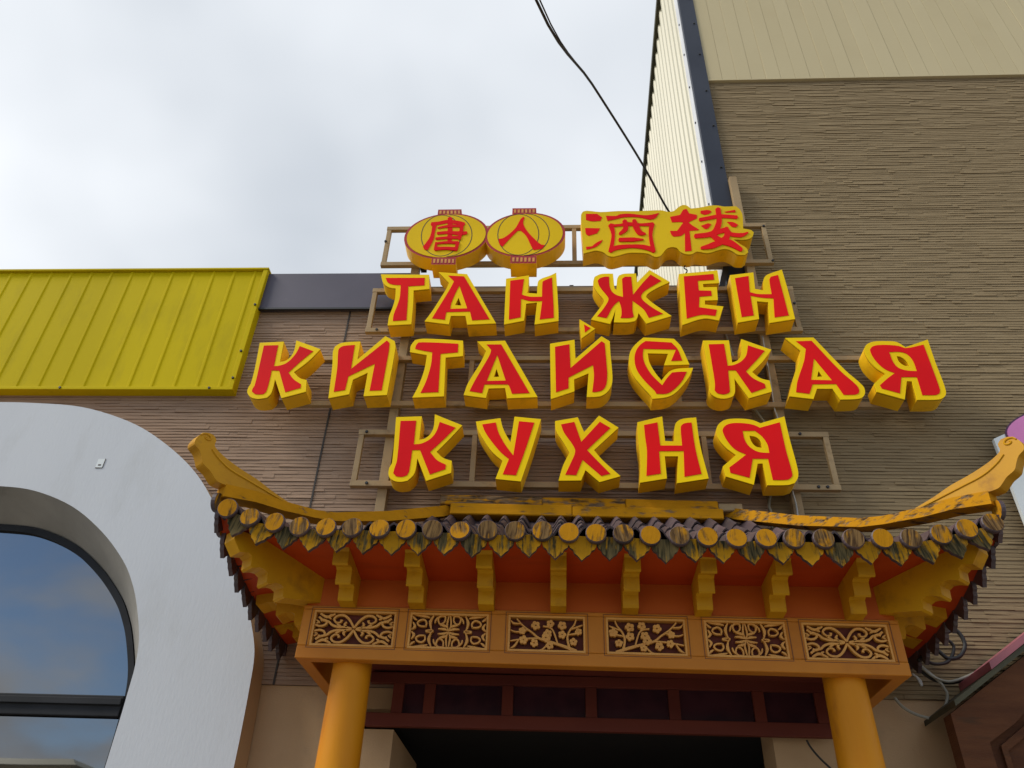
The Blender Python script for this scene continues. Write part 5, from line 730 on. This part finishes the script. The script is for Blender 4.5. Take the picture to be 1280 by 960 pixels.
def flower(F, u, v, r=.13):
    a0 = RNG.uniform(0, 6)
    for k in range(5):
        a = a0 + k * 1.2566; F.disc(u + .7 * r / 2.2 * 1.35 * math.cos(a), v + .7 * r * 1.35 * math.sin(a), r * .74, 8)
def plum(F, s):
    def R(q): F.ribbon([(u * s, v, w) for u, v, w in q])
    R([(.80, -.98, .20), (.50, -.72, .17), (.10, -.45, .14), (-.20, -.25, .12), (-.40, .10, .10), (-.62, .45, .09), (-.82, .92, .07)])
    R([(.62, -.85, .14), (.56, -.2, .12), (.62, .25, .10), (.74, .6, .09), (.80, .96, .07)]); R([(.10, -.45, .10), (-.10, -.90, .09), (-.20, -.98, .08)])
    R([(-.20, -.25, .09), (-.55, -.30, .09), (-.98, -.45, .07)]); R([(.30, -.58, .09), (.20, .10, .09), (.10, .40, .08), (-.1, .5, .07)]); R([(-.5, .25, .07), (-.8, .1, .08), (-.98, .2, .06)])
    R([(.66, .35, .07), (.85, .5, .11), (.97, .62, .05)]); R([(-.75, -.36, .06), (-.86, -.75, .12), (-.97, -.9, .05)]); R([(.6, 0, .06), (.8, .1, .11), (.95, .3, .05)]); R([(-.7, .6, .06), (-.9, .62, .12), (-.98, .8, .05)])
    for u, v in ((-.30, .52), (.10, .66), (.42, .55), (.03, .05), (-.62, -.38), (-.33, -.55), (.08, -.68), (.72, -.42), (.42, .0), (-.02, -.22), (-.66, .18), (.86, .2)): flower(F, u * s, v, RNG.uniform(.13, .17))
PLAB = ('scrollwork', 'tulip', 'plum blossom', 'plum blossom', 'tulip', 'scrollwork')
for i, (a, b) in enumerate(PAN):
    sheared_parent = sheared('lattice_panel', 'fret_back', a + .002, b - .002, FY + 0.045, FY + 0.055, Z0, Z1, bev=0)
    bm = bmesh.new()
    for (x0, x1, z0, z1) in ((a, b, Z0, Z0 + .011), (a, b, Z1 - .011, Z1), (a, a + .011, Z0 + .0112, Z1 - .0112), (b - .011, b, Z0 + .0112, Z1 - .0112)):
        hexa(bm, [(x0, FY + .006, z0 + tz(x0)), (x1, FY + .006, z0 + tz(x1)), (x1, FY + .045, z0 + tz(x1)), (x0, FY + .045, z0 + tz(x0)), (x0, FY + .006, z1 + tz(x0)), (x1, FY + .006, z1 + tz(x1)), (x1, FY + .045, z1 + tz(x1)), (x0, FY + .045, z1 + tz(x0))])
    obj('panel_moulding', bm, 'fret', sheared_parent)
    bm = bmesh.new()
    for (x0, x1, z0, z1) in ((a - .014, b + .014, Z0 - .014, Z0 - .011), (a - .014, b + .014, Z1 + .011, Z1 + .014), (a - .014, a - .011, Z0 - .0108, Z1 + .0108), (b + .011, b + .014, Z0 - .0108, Z1 + .0108)):
        hexa(bm, [(x0, FY - .001, z0 + tz(x0)), (x1, FY - .001, z0 + tz(x1)), (x1, FY + .01, z0 + tz(x1)), (x0, FY + .01, z0 + tz(x0)), (x0, FY - .001, z1 + tz(x0)), (x1, FY - .001, z1 + tz(x1)), (x1, FY + .01, z1 + tz(x1)), (x0, FY + .01, z1 + tz(x0))])
    obj('panel_groove', bm, 'groove', sheared_parent)
    F = Fret(a + .009, b - .009, Z0 + .009, Z1 - .009, FY + 0.016)
    if i in (0, 5): scroll(F)
    elif i in (1, 4): tulip(F)
    else: plum(F, 1 if i == 2 else -1)
    obj('fretwork', F.bm, 'fret', sheared_parent, label='carved %s fretwork' % PLAB[i])

# roof: eave line round three sides, soffit, deck
EX0, EX1, EY = -1.80, 2.215, -1.32
ez = lambda x: interp(CAPS, x)
def hipz(s): return interp([(0, 4.11), (0.3, 3.885), (0.53, 3.735), (0.62, 3.70), (0.75, 3.665), (0.85, 3.645), (1.0, 3.60)], s)
def side_z(t):      # t 0 at the front corner, 1 at the wall
    return 3.525 - 0.27 * (1 - (1 - t) ** 2.2)
NF = 40
rows = []            # (eave, frieze, deck mid, top)
RX0, RX1, RY, RZ = -0.78, 1.20, -0.10, 4.10
for k in range(9):
    t = 1 - k / 9
    rows.append(((EX0 + 0.07 * t, EY * (1 - t), side_z(t)), (FX0 + 0.02, FY * (1 - t), 3.335), (RX0, RY * (1 - t), RZ)))
for k in range(NF + 1):
    u = k / NF; x = EX0 + (EX1 - EX0) * u
    rows.append(((x, EY + 0.045, ez(x) if 0 < k < NF else 3.52), (FX0 + 0.02 + (FX1 - FX0 - 0.04) * u, FY + 0.02, 3.335), (RX0 + (RX1 - RX0) * u, RY, RZ)))
for k in range(1, 10):
    t = k / 9
    rows.append(((EX1 - 0.07 * t, EY * (1 - t), side_z(t) - 0.015), (FX1 - 0.02, FY * (1 - t), 3.335), (RX1, RY * (1 - t), RZ)))
bm = bmesh.new(); last = None
for e, f, r in rows:
    e_, f_ = Vector(e), Vector(f); line = []
    for t in (0, .25, .5, .75, 1): line.append(bm.verts.new(e_.lerp(f_, t) - Vector((0, 0, 0.03 - 0.02 * t))))
    if last:
        for a in range(4): bm.faces.new((last[a], line[a], line[a + 1], last[a + 1]))
    last = line
obj('soffit', bm, 'red_soffit', por, smooth=True, recalc=False)
def lin(x): return 0.40 + 0.42 * max(0.0, 1 - (abs(x - 0.21) / 1.35) ** 2)
def deck_pt(e, r, t):
    p = Vector(e).lerp(Vector(r), t); s = 1 - t
    k = lin(p.x); p.z = e[2] + (r[2] - e[2]) * (k * t + (1 - k) * t * t)
    return p
bm = bmesh.new(); last = None
for e, f, r in rows:
    line = [bm.verts.new(deck_pt(e, r, t) + Vector((0, 0, -0.035))) for t in (0.0, .2, .4, .6, .8, 1)]
    if last:
        for a in range(5): bm.faces.new((last[a], line[a], line[a + 1], last[a + 1]))
    last = line
obj('roof_deck', bm, 'tile', por, smooth=True, recalc=False)

# wavy roof tiles, row over row, on the front slope and the two side slopes
bm = bmesh.new(); NW = 8; TW, TL = 0.124, 0.30
for yy, lift in ((0.0, 0.014), (TL, 0.0)):
    pass
top, bot = [], []
for i in range(NW + 1):
    u = i / NW; x = (u - 0.5) * TW; h = 0.034 * math.cos(2 * math.pi * (u - 0.5))
    top.append((bm.verts.new((x, -0.01, h + 0.018)), bm.verts.new((x, TL, h))))
    bot.append((bm.verts.new((x, -0.01, h + 0.006)), bm.verts.new((x, TL, h - 0.012))))
for i in range(NW):
    bm.faces.new((top[i][0], top[i + 1][0], top[i + 1][1], top[i][1])); bm.faces.new((bot[i][0], bot[i][1], bot[i + 1][1], bot[i + 1][0]))
    bm.faces.new((top[i][0], bot[i][0], bot[i + 1][0], top[i + 1][0]))
for i in (0, NW): bm.faces.new((top[i][0], top[i][1], bot[i][1], bot[i][0]))
tile0 = obj('roof_tile', bm, 'tile', por, smooth=False)
bpy.data.objects.remove(tile0, do_unlink=False) if False else None
first = True
def put_tile(p, q, jit=True):
    """p lower point, q upper point of the tile on the slope"""
    global first
    d = (q - p).normalized()
    side = d.cross(Vector((0, 0, 1))).normalized(); nrm = side.cross(d).normalized()
    rot = Matrix((side, d, nrm)).transposed().to_euler()
    loc = p + nrm * 0.002
    if jit: rot.z += RNG.uniform(-.03, .03); loc.z += RNG.uniform(-.004, .004)
    if first:
        tile0.location = loc - por.location; tile0.rotation_euler = rot; first = False
    else: copy(tile0, 'roof_tile', por, loc, rot=rot)
ncol = int((EX1 - EX0) / TW)
for c in range(ncol):
    x = EX0 + 0.05 + (c + 0.5) * (EX1 - EX0 - 0.1) / ncol
    if x < RX0: ymax = EY + (RY - EY) * (x - EX0) / (RX0 - EX0)
    elif x > RX1: ymax = EY + (RY - EY) * (EX1 - x) / (EX1 - RX1)
    else: ymax = RY
    L = ymax - EY
    t = 0.0; step = 0.235
    while t < L - 0.05:
        full = (RY - EY)
        def zz(yd):
            s = yd / full; k = lin(x); return ez(x) + (RZ - ez(x)) * (k * s + (1 - k) * s * s)
        t1 = min(t + 0.30, full)
        if t + 0.12 < L or t == 0: put_tile(Vector((x, EY + 0.03 + t, zz(t))), Vector((x, EY + 0.03 + t1, zz(t1))))
        t += step
for sgn, xe, xr in ((-1, EX0, RX0), (1, EX1, RX1)):
    for c in range(11):
        t_ = 1 - (c + 0.6) / 11.5
        y = EY * (1 - t_); ze = side_z(t_)
        fr = max(0.0, min(1.0, (EY - y) / (EY - RY)))
        Lx = abs(xr - xe) * fr; d = 0.0
        xs_ = xe - sgn * 0.07 * t_
        while d + 0.24 < Lx:
            def zz(dd): s = dd / abs(xr - xe); return ze + (RZ - ze) * (0.36 * s + 0.64 * s * s)
            put_tile(Vector((xs_ - sgn * d, y, zz(d))), Vector((xs_ - sgn * (d + 0.3), y, zz(d + 0.3))))
            d += 0.27

# eave caps (round) and drip tiles (leaf-shaped)
bm = bmesh.new(); seg = 18
for k, (r, y) in enumerate(((0.0, 0), (0.046, -0.0), (0.052, 0.006), (0.052, 0.05), (0.0, 0.05))): pass
ringA = [bm.verts.new((0.049 * math.cos(2 * math.pi * i / seg), 0.0, 0.049 * math.sin(2 * math.pi * i / seg))) for i in range(seg)]
ringB = [bm.verts.new((0.053 * math.cos(2 * math.pi * i / seg), 0.006, 0.053 * math.sin(2 * math.pi * i / seg))) for i in range(seg)]
ringC = [bm.verts.new((0.053 * math.cos(2 * math.pi * i / seg), 0.024, 0.053 * math.sin(2 * math.pi * i / seg))) for i in range(seg)]
bm.faces.new(ringA); bm.faces.new(ringC[::-1])
for A_, B_ in ((ringA, ringB), (ringB, ringC)):
    for i in range(seg): bm.faces.new((A_[i], A_[(i + 1) % seg], B_[(i + 1) % seg], B_[i]))
bm.normal_update()
for f in bm.faces: f.material_index = 1 if len(f.verts) == 4 else 0
cap0 = obj('tile_cap', bm, ['cap', 'tile'], por)
LEAF = [(-0.070, 0.045), (-0.066, 0.0), (-0.058, -0.018), (-0.044, -0.026), (-0.036, -0.045), (-0.020, -0.056), (0.0, -0.078), (0.020, -0.056), (0.036, -0.045), (0.044, -0.026), (0.058, -0.018), (0.066, 0.0), (0.070, 0.045)]
bm = bmesh.new(); prism(bm, [LEAF], 0.0, 0.022, 0, 1); drip0 = obj('drip_tile', bm, ['drip', 'tile'], por)
def place(o, first_flag, name, loc, rot, sc=None):
    if first_flag[0]:
        o.location = Vector(loc) - por.location; o.rotation_euler = rot
        if sc: o.scale = sc
        first_flag[0] = False
    else: copy(o, name, por, loc, rot=rot, scale=sc)
fc, fd = [True], [True]
for i, (x, z) in enumerate(CAPS):
    sl = (ez(x + .05) - ez(x - .05)) / .1
    place(cap0, fc, 'tile_cap', (x, EY - 0.02 + RNG.uniform(-.006, .006), z), (RNG.uniform(-.12, .06), RNG.uniform(-.25, .25), RNG.uniform(-.08, .08)))
for i, ((x, z), (x2, z2)) in enumerate(zip(CAPS, CAPS[1:])):
    s = RNG.uniform(.93, 1.06)
    place(drip0, fd, 'drip_tile', ((x + x2) / 2, EY + 0.012, (z + z2) / 2 - 0.052 + RNG.uniform(-.006, .006)), (RNG.uniform(-.12, .05), -math.atan((z2 - z) / (x2 - x)) + RNG.uniform(-.06, .06), RNG.uniform(-.05, .05)), (s, 1, s))
for sg, xe in ((-1, EX0), (1, EX1)):
    for k in range(11):
        t = k / 10.4
        y = EY * (1 - t) + 0.03; z = side_z(t) + (0.0 if k else 0.03); x = xe - sg * 0.07 * t + sg * 0.012
        rz = -math.pi / 2 if sg < 0 else math.pi / 2
        place(cap0, fc, 'tile_cap', (x, y, z), (RNG.uniform(-.1, .1), RNG.uniform(-.25, .25), rz + RNG.uniform(-.08, .08)))
        place(drip0, fd, 'drip_tile', (x - sg * 0.02, y + 0.06, z - 0.062 - 0.006), (RNG.uniform(-.1, .1), RNG.uniform(-.06, .06), rz))

# hip beams, hip ornaments, ridge boards
def hip_frame(sgn):
    A = Vector((RX0, RY)) if sgn < 0 else Vector((RX1, RY)); B = Vector((EX0 - 0.03, EY)) if sgn < 0 else Vector((EX1 + 0.03, EY))
    d = B - A; n = Vector((-d.y, d.x)).normalized()
    return lambda s, z, off: (A.x + d.x * s + n.x * off, A.y + d.y * s + n.y * off, z)
for sgn in (-1, 1):
    H = hip_frame(sgn); bm = bmesh.new(); last = None
    for (s, zt), (_, zb) in zip(HIPTOP, HIPBOT):
        ring = [bm.verts.new(H(s, z, o)) for z, o in ((zb - 0.015, -.05), (zb - 0.015, .05), (zt, .042), (zt, -.042))]
        if last:
            for k in range(4): bm.faces.new((last[k], last[(k + 1) % 4], ring[(k + 1) % 4], ring[k]))
        else: bm.faces.new(ring[::-1])
        last = ring
    bm.faces.new(last); obj('hip_beam', bm, 'ridge', por)
    O = smooth_poly(ORNAMENT, 50, 3)
    bm = bmesh.new(); tri = tessellate_polygon([[Vector((s * 1.6, z, 0)) for s, z in O]])
    fr = [bm.verts.new(H(s, z, -.038)) for s, z in O]; bk = [bm.verts.new(H(s, z, .038)) for s, z in O]
    for t in tri:
        bm.faces.new([fr[i] for i in t]); bm.faces.new([bk[i] for i in t][::-1])
    for i in range(len(O)):
        j = (i + 1) % len(O); bm.faces.new((fr[i], fr[j], bk[j], bk[i]))
    orn = obj('hip_ornament', bm, 'yellow_wood', por)
    # carved edge line and scroll on both faces
    bm = bmesh.new()
    for off in (-.039, .039):
        line = [(0.76, 3.705), (0.83, 3.72), (0.90, 3.735), (0.97, 3.752), (1.02, 3.785), (1.05, 3.82)]
        tube(bm, [H(s, z - 0.004, off) for s, z in line], 0.006, 6)
        sp = [(1.078 + 0.022 * (1 - k / 11) * math.cos(k * 0.75), 3.868 + 0.024 * (1 - k / 11) * math.sin(k * 0.75)) for k in range(11)]
        tube(bm, [H(s, z, off) for s, z in sp], 0.005, 6, smoothn=3)
    obj('carved_line', bm, 'yellow_wood', orn)
def ridge_board(x0, x1, z0, z1, y0, y1, dz=0.0, mat='ridge'):
    bm = bmesh.new(); hexa(bm, [(x0, y0, z0), (x1, y0, z0 + dz), (x1, y1, z0 + dz), (x0, y1, z0), (x0, y0, z1), (x1, y0, z1 + dz), (x1, y1, z1 + dz), (x0, y1, z1)])
    bmesh.ops.bevel(bm, geom=bm.edges[:], offset=0.006, segments=1, affect='EDGES')
    obj('ridge_board', bm, mat, por)
ridge_board(-0.80, -0.10, 4.165, 4.24, -0.15, -0.035, -0.012)
ridge_board(-0.098, 0.46, 4.153, 4.225, -0.152, -0.036, -0.008)
ridge_board(0.462, 1.08, 4.145, 4.22, -0.149, -0.034, -0.01)
ridge_board(1.082, 1.24, 4.135, 4.19, -0.147, -0.034, 0.004, 'tan')
ridge_board(-0.72, 0.10, 4.075, 4.158, -0.185, -0.035, -0.01)
ridge_board(0.102, 1.10, 4.065, 4.142, -0.183, -0.036, -0.008)

# stepped brackets
PROF = [(0.0, 3.15), (0.108, 3.155), (0.115, 3.172), (0.120, 3.222), (0.140, 3.232), (0.168, 3.226), (0.205, 3.205), (0.214, 3.212), (0.220, 3.278), (0.240, 3.288), (0.270, 3.285), (0.315, 3.266), (0.326, 3.274), (0.332, 3.335), (0.36, 3.36), (0.36, 3.40), (0.0, 3.40)]
def bracket(base, ang, w, prof, mat='yellow_wood', name='bracket'):
    """profile (outward, z) swept to width w; ang is the outward heading in plan"""
    bm = bmesh.new(); dx, dy = math.cos(ang), math.sin(ang); nx, ny = -dy, dx
    tri = tessellate_polygon([[Vector((p[0], p[1], 0)) for p in prof]])
    A_ = [bm.verts.new((base[0] + dx * r + nx * w / 2, base[1] + dy * r + ny * w / 2, z + base[2])) for r, z in prof]
    B_ = [bm.verts.new((base[0] + dx * r - nx * w / 2, base[1] + dy * r - ny * w / 2, z + base[2])) for r, z in prof]
    for t in tri: bm.faces.new([A_[i] for i in t]); bm.faces.new([B_[i] for i in t][::-1])
    for i in range(len(prof)): bm.faces.new((A_[i], A_[(i + 1) % len(prof)], B_[(i + 1) % len(prof)], B_[i]))
    bmesh.ops.recalc_face_normals(bm, faces=bm.faces)
    return obj(name, bm, mat, por)
for px in BRX: bracket((px, FY + 0.02, tz(px)), -math.pi / 2, 0.082, PROF)
DPROF = [(-0.02, 3.19), (0.10, 3.172), (0.195, 3.152), (0.208, 3.160), (0.212, 3.205), (0.235, 3.216), (0.265, 3.214), (0.305, 3.195), (0.316, 3.204), (0.320, 3.252), (0.345, 3.266), (0.375, 3.264), (0.412, 3.250), (0.424, 3.260), (0.428, 3.308), (0.45, 3.322), (0.50, 3.308), (0.548, 3.366), (0.55, 3.42), (-0.02, 3.42)]
bracket((FX0 + 0.03, FY + 0.03, 0), math.radians(-90 - 42.5), 0.10, DPROF, name='corner_bracket')
bracket((FX1 - 0.03, FY + 0.03, -.01), math.radians(-90 + 42.5), 0.10, DPROF, name='corner_bracket')
SPROF = [(r * 1.15, z - 0.03) for r, z in PROF]
for y in (-0.60, -0.24):
    bracket((FX0 + 0.03, y, 0), math.pi, 0.13, SPROF); bracket((FX1 - 0.03, y, -.01), 0.0, 0.13, SPROF)

# ------------------------------------------------------------------ transom over the doorway
tr = empty('door_transom', (0.15, -0.05, 2.75), label='dark red timber transom with small dark panes above the open doorway', category='transom')
bxo('transom_beam', 'maroon', tr, -1.12, 1.57, -0.105, -0.061, 2.738, 2.812, 0.004)
bxo('transom_head', 'maroon', tr, -1.12, 1.57, -0.105, -0.055, 2.985, 3.045, 0.004)
px_ = [-0.945, -0.755, -0.29, 0.202, 0.686, 1.175, 1.53]
for x in px_: bxo('transom_post', 'maroon', tr, x - 0.033, x + 0.033, -0.10, -0.058, 2.813, 2.984, 0.003)
for a, b in zip(px_, px_[1:]): bxo('transom_pane', 'dark_glass', tr, a + 0.034, b - 0.034, -0.078, -0.072, 2.8125, 2.9845)

# ------------------------------------------------------------------ neighbouring wooden porch on the right
nb = empty('wooden_porch', (2.6, -0.4, 0), label='dark brown timber porch with pinkish roof sheet at the lower right', category='porch')
def slab(name, mat, pts, y0, y1):
    bm = bmesh.new(); prism(bm, [pts], y0, y1); obj(name, bm, mat, nb)
slab('gable_board', 'brown_wood', [(2.10, 0.0), (2.26, 0.0), (2.26, 2.66), (2.42, 2.76), (3.05, 3.28), (3.05, 3.42), (2.10, 2.80)], -0.42, -0.32)
slab('infill_panel', 'brown_wood', [(2.255, 0.0), (3.9, 0.0), (3.9, 2.74), (3.05, 3.3), (2.255, 2.66)], -0.36, -0.30)
slab('panel_moulding', 'brown_wood', [(2.33, 0.0), (2.36, 0.0), (2.36, 2.63), (3.05, 3.10), (3.05, 3.14), (2.33, 2.655)], -0.385, -0.361)
slab('gable_board', 'brown_wood', [(3.06, 3.28), (3.06, 3.42), (4.0, 2.80), (4.0, 0.0), (3.85, 0.0), (3.85, 2.7)], -0.42, -0.32)
bm = bmesh.new(); hexa(bm, [(2.12, -0.46, 2.83), (3.05, -0.46, 3.45), (3.05, -0.02, 3.45), (2.12, -0.02, 2.83), (2.12, -0.46, 2.86), (3.05, -0.46, 3.48), (3.05, -0.02, 3.48), (2.12, -0.02, 2.86)]); obj('roof_sheet', bm, 'olive_edge', nb)
bm = bmesh.new(); hexa(bm, [(2.36, -0.47, 3.023), (3.05, -0.47, 3.483), (3.05, -0.05, 3.483), (2.36, -0.05, 3.023), (2.36, -0.47, 3.065), (3.05, -0.47, 3.525), (3.05, -0.05, 3.525), (2.36, -0.05, 3.065)]); obj('roof_sheet', bm, 'pink_sheet', nb)

# ------------------------------------------------------------------ white board with the pink shape at the right edge
wb = empty('white_signboard', (3.5, -0.1, 4.0), label='white signboard with pink purple-edged oval, cut by the right edge', category='signboard')
bm = bmesh.new(); prism(bm, [[(3.055, 3.6), (3.9, 3.6), (3.9, 4.83), (3.14, 4.775), (3.055, 4.735)]], -0.12, -0.09); obj('panel', bm, 'board_white', wb)
def oval(cx, cz, rx, rz, a): return [(cx + rx * math.cos(t) * math.cos(a) - rz * math.sin(t) * math.sin(a), cz + rx * math.cos(t) * math.sin(a) + rz * math.sin(t) * math.cos(a)) for t in [2 * math.pi * i / 40 for i in range(40)]]
bm = bmesh.new(); prism(bm, [oval(3.44, 4.83, 0.31, 0.145, 0.30)], -0.128, -0.121); obj('oval_outline', bm, 'purple', wb)
bm = bmesh.new(); prism(bm, [oval(3.44, 4.83, 0.298, 0.132, 0.30)], -0.134, -0.1285); obj('oval', bm, 'pink', wb)

# ------------------------------------------------------------------ cables
def cable(name, pts, r, mat, label, sm=6):
    bm = bmesh.new(); tube(bm, pts, r, 8, smoothn=sm); return obj(name, bm, mat, None, smooth=True, label=label, category='cable')
cable('overhead_cable', [(1.25, 0.42, 7.40), (1.07, 0.3, 7.62), (0.767, -0.2, 7.745), (0.293, -1.0, 7.747), (-0.16, -2.0, 7.28), (-0.8, -4.0, 7.3), (-2.4, -9.0, 7.6), (-9, -28, 9.0)], 0.011, 'cable_black', 'thick black cable hanging across the sky to the sign')
cable('overhead_cable', [(1.25, 0.42, 7.44), (1.06, 0.3, 7.66), (0.772, -0.2, 7.735), (0.283, -1.0, 7.765), (-0.135, -2.0, 7.285), (-0.78, -4.0, 7.32), (-2.4, -9.0, 7.64), (-9, -28, 9.05)], 0.006, 'cable_black', 'thinner wire twisted along the overhead cable')
cable('wall_cable', [(1.334, -0.035, 5.814), (1.345, -0.035, 5.747), (1.383, -0.035, 5.464), (1.452, -0.035, 5.086), (1.504, -0.035, 4.957), (1.596, -0.035, 4.701), (1.458, -0.035, 4.281), (1.454, -0.035, 4.189), (1.441, -0.035, 4.07)], 0.009, 'cable_grey', 'grey cable running down the wall behind the lower letters')
cable('wall_cable', [(1.599, -0.12, 5.675), (1.594, -0.12, 5.284), (1.584, -0.12, 4.991), (1.593, -0.12, 4.907), (1.613, -0.12, 4.583), (1.597, -0.12, 4.329), (1.603, -0.12, 4.207), (1.598, -0.12, 4.088)], 0.006, 'steel', 'thin white wire hanging along the right frame post')
cable('wire_tail', [(1.069, -0.16, 6.417), (1.053, -0.16, 6.38), (1.076, -0.16, 6.352), (1.06, -0.16, 6.315)], 0.005, 'cable_black', 'short black wire tail hanging below the character board')
cable('wall_cable', [(2.358, -0.06, 3.362), (2.435, -0.06, 3.384), (2.463, -0.06, 3.301), (2.414, -0.06, 3.228), (2.339, -0.06, 3.212), (2.283, -0.06, 3.263), (2.209, -0.06, 3.247)], 0.012, 'cable_black', 'looped black cable under the right roof corner')
cable('wall_cable', [(2.146, -0.1, 3.153), (2.2, -0.1, 3.094), (2.282, -0.1, 3.063), (2.38, -0.1, 3.088), (2.484, -0.1, 3.132)], 0.008, 'cable_grey', 'grey cable sagging from portico to wooden porch')
cable('wall_cable', [(2.144, -0.09, 3.165), (2.23, -0.09, 3.074), (2.254, -0.09, 3.029), (2.26, -0.09, 2.984), (2.223, -0.09, 2.917), (2.154, -0.09, 2.863), (2.076, -0.09, 2.87), (1.997, -0.09, 2.912), (1.957, -0.09, 2.969)], 0.009, 'cable_grey', 'pale grey cable making a loop below the siding')
cable('wall_cable', [(2.08, -0.12, 3.099), (2.116, -0.12, 3.063), (2.117, -0.12, 3.031), (2.099, -0.12, 3.086)], 0.006, 'steel', 'short white cable end at the portico corner')
cable('wall_cable', [(1.421, -0.06, 2.731), (1.44, -0.06, 2.689), (1.479, -0.06, 2.636), (1.533, -0.06, 2.58)], 0.006, 'cable_black', 'thin black cable on the wall beside the right column')
cable('wall_cable', [(2.101, -0.2, 3.149), (2.214, -0.12, 3.261), (2.331, -0.08, 3.325), (2.393, -0.06, 3.285), (2.34, -0.06, 3.198), (2.232, -0.1, 3.164), (2.142, -0.16, 3.181)], 0.01, 'cable_black', 'tangled black cable coil right of the portico corner')
cable('wall_cable', [(2.152, -0.07, 3.134), (2.221, -0.07, 3.08), (2.318, -0.07, 3.068), (2.429, -0.07, 3.103), (2.535, -0.07, 3.152)], 0.011, 'cable_black', 'black cable drooping towards the timber porch')
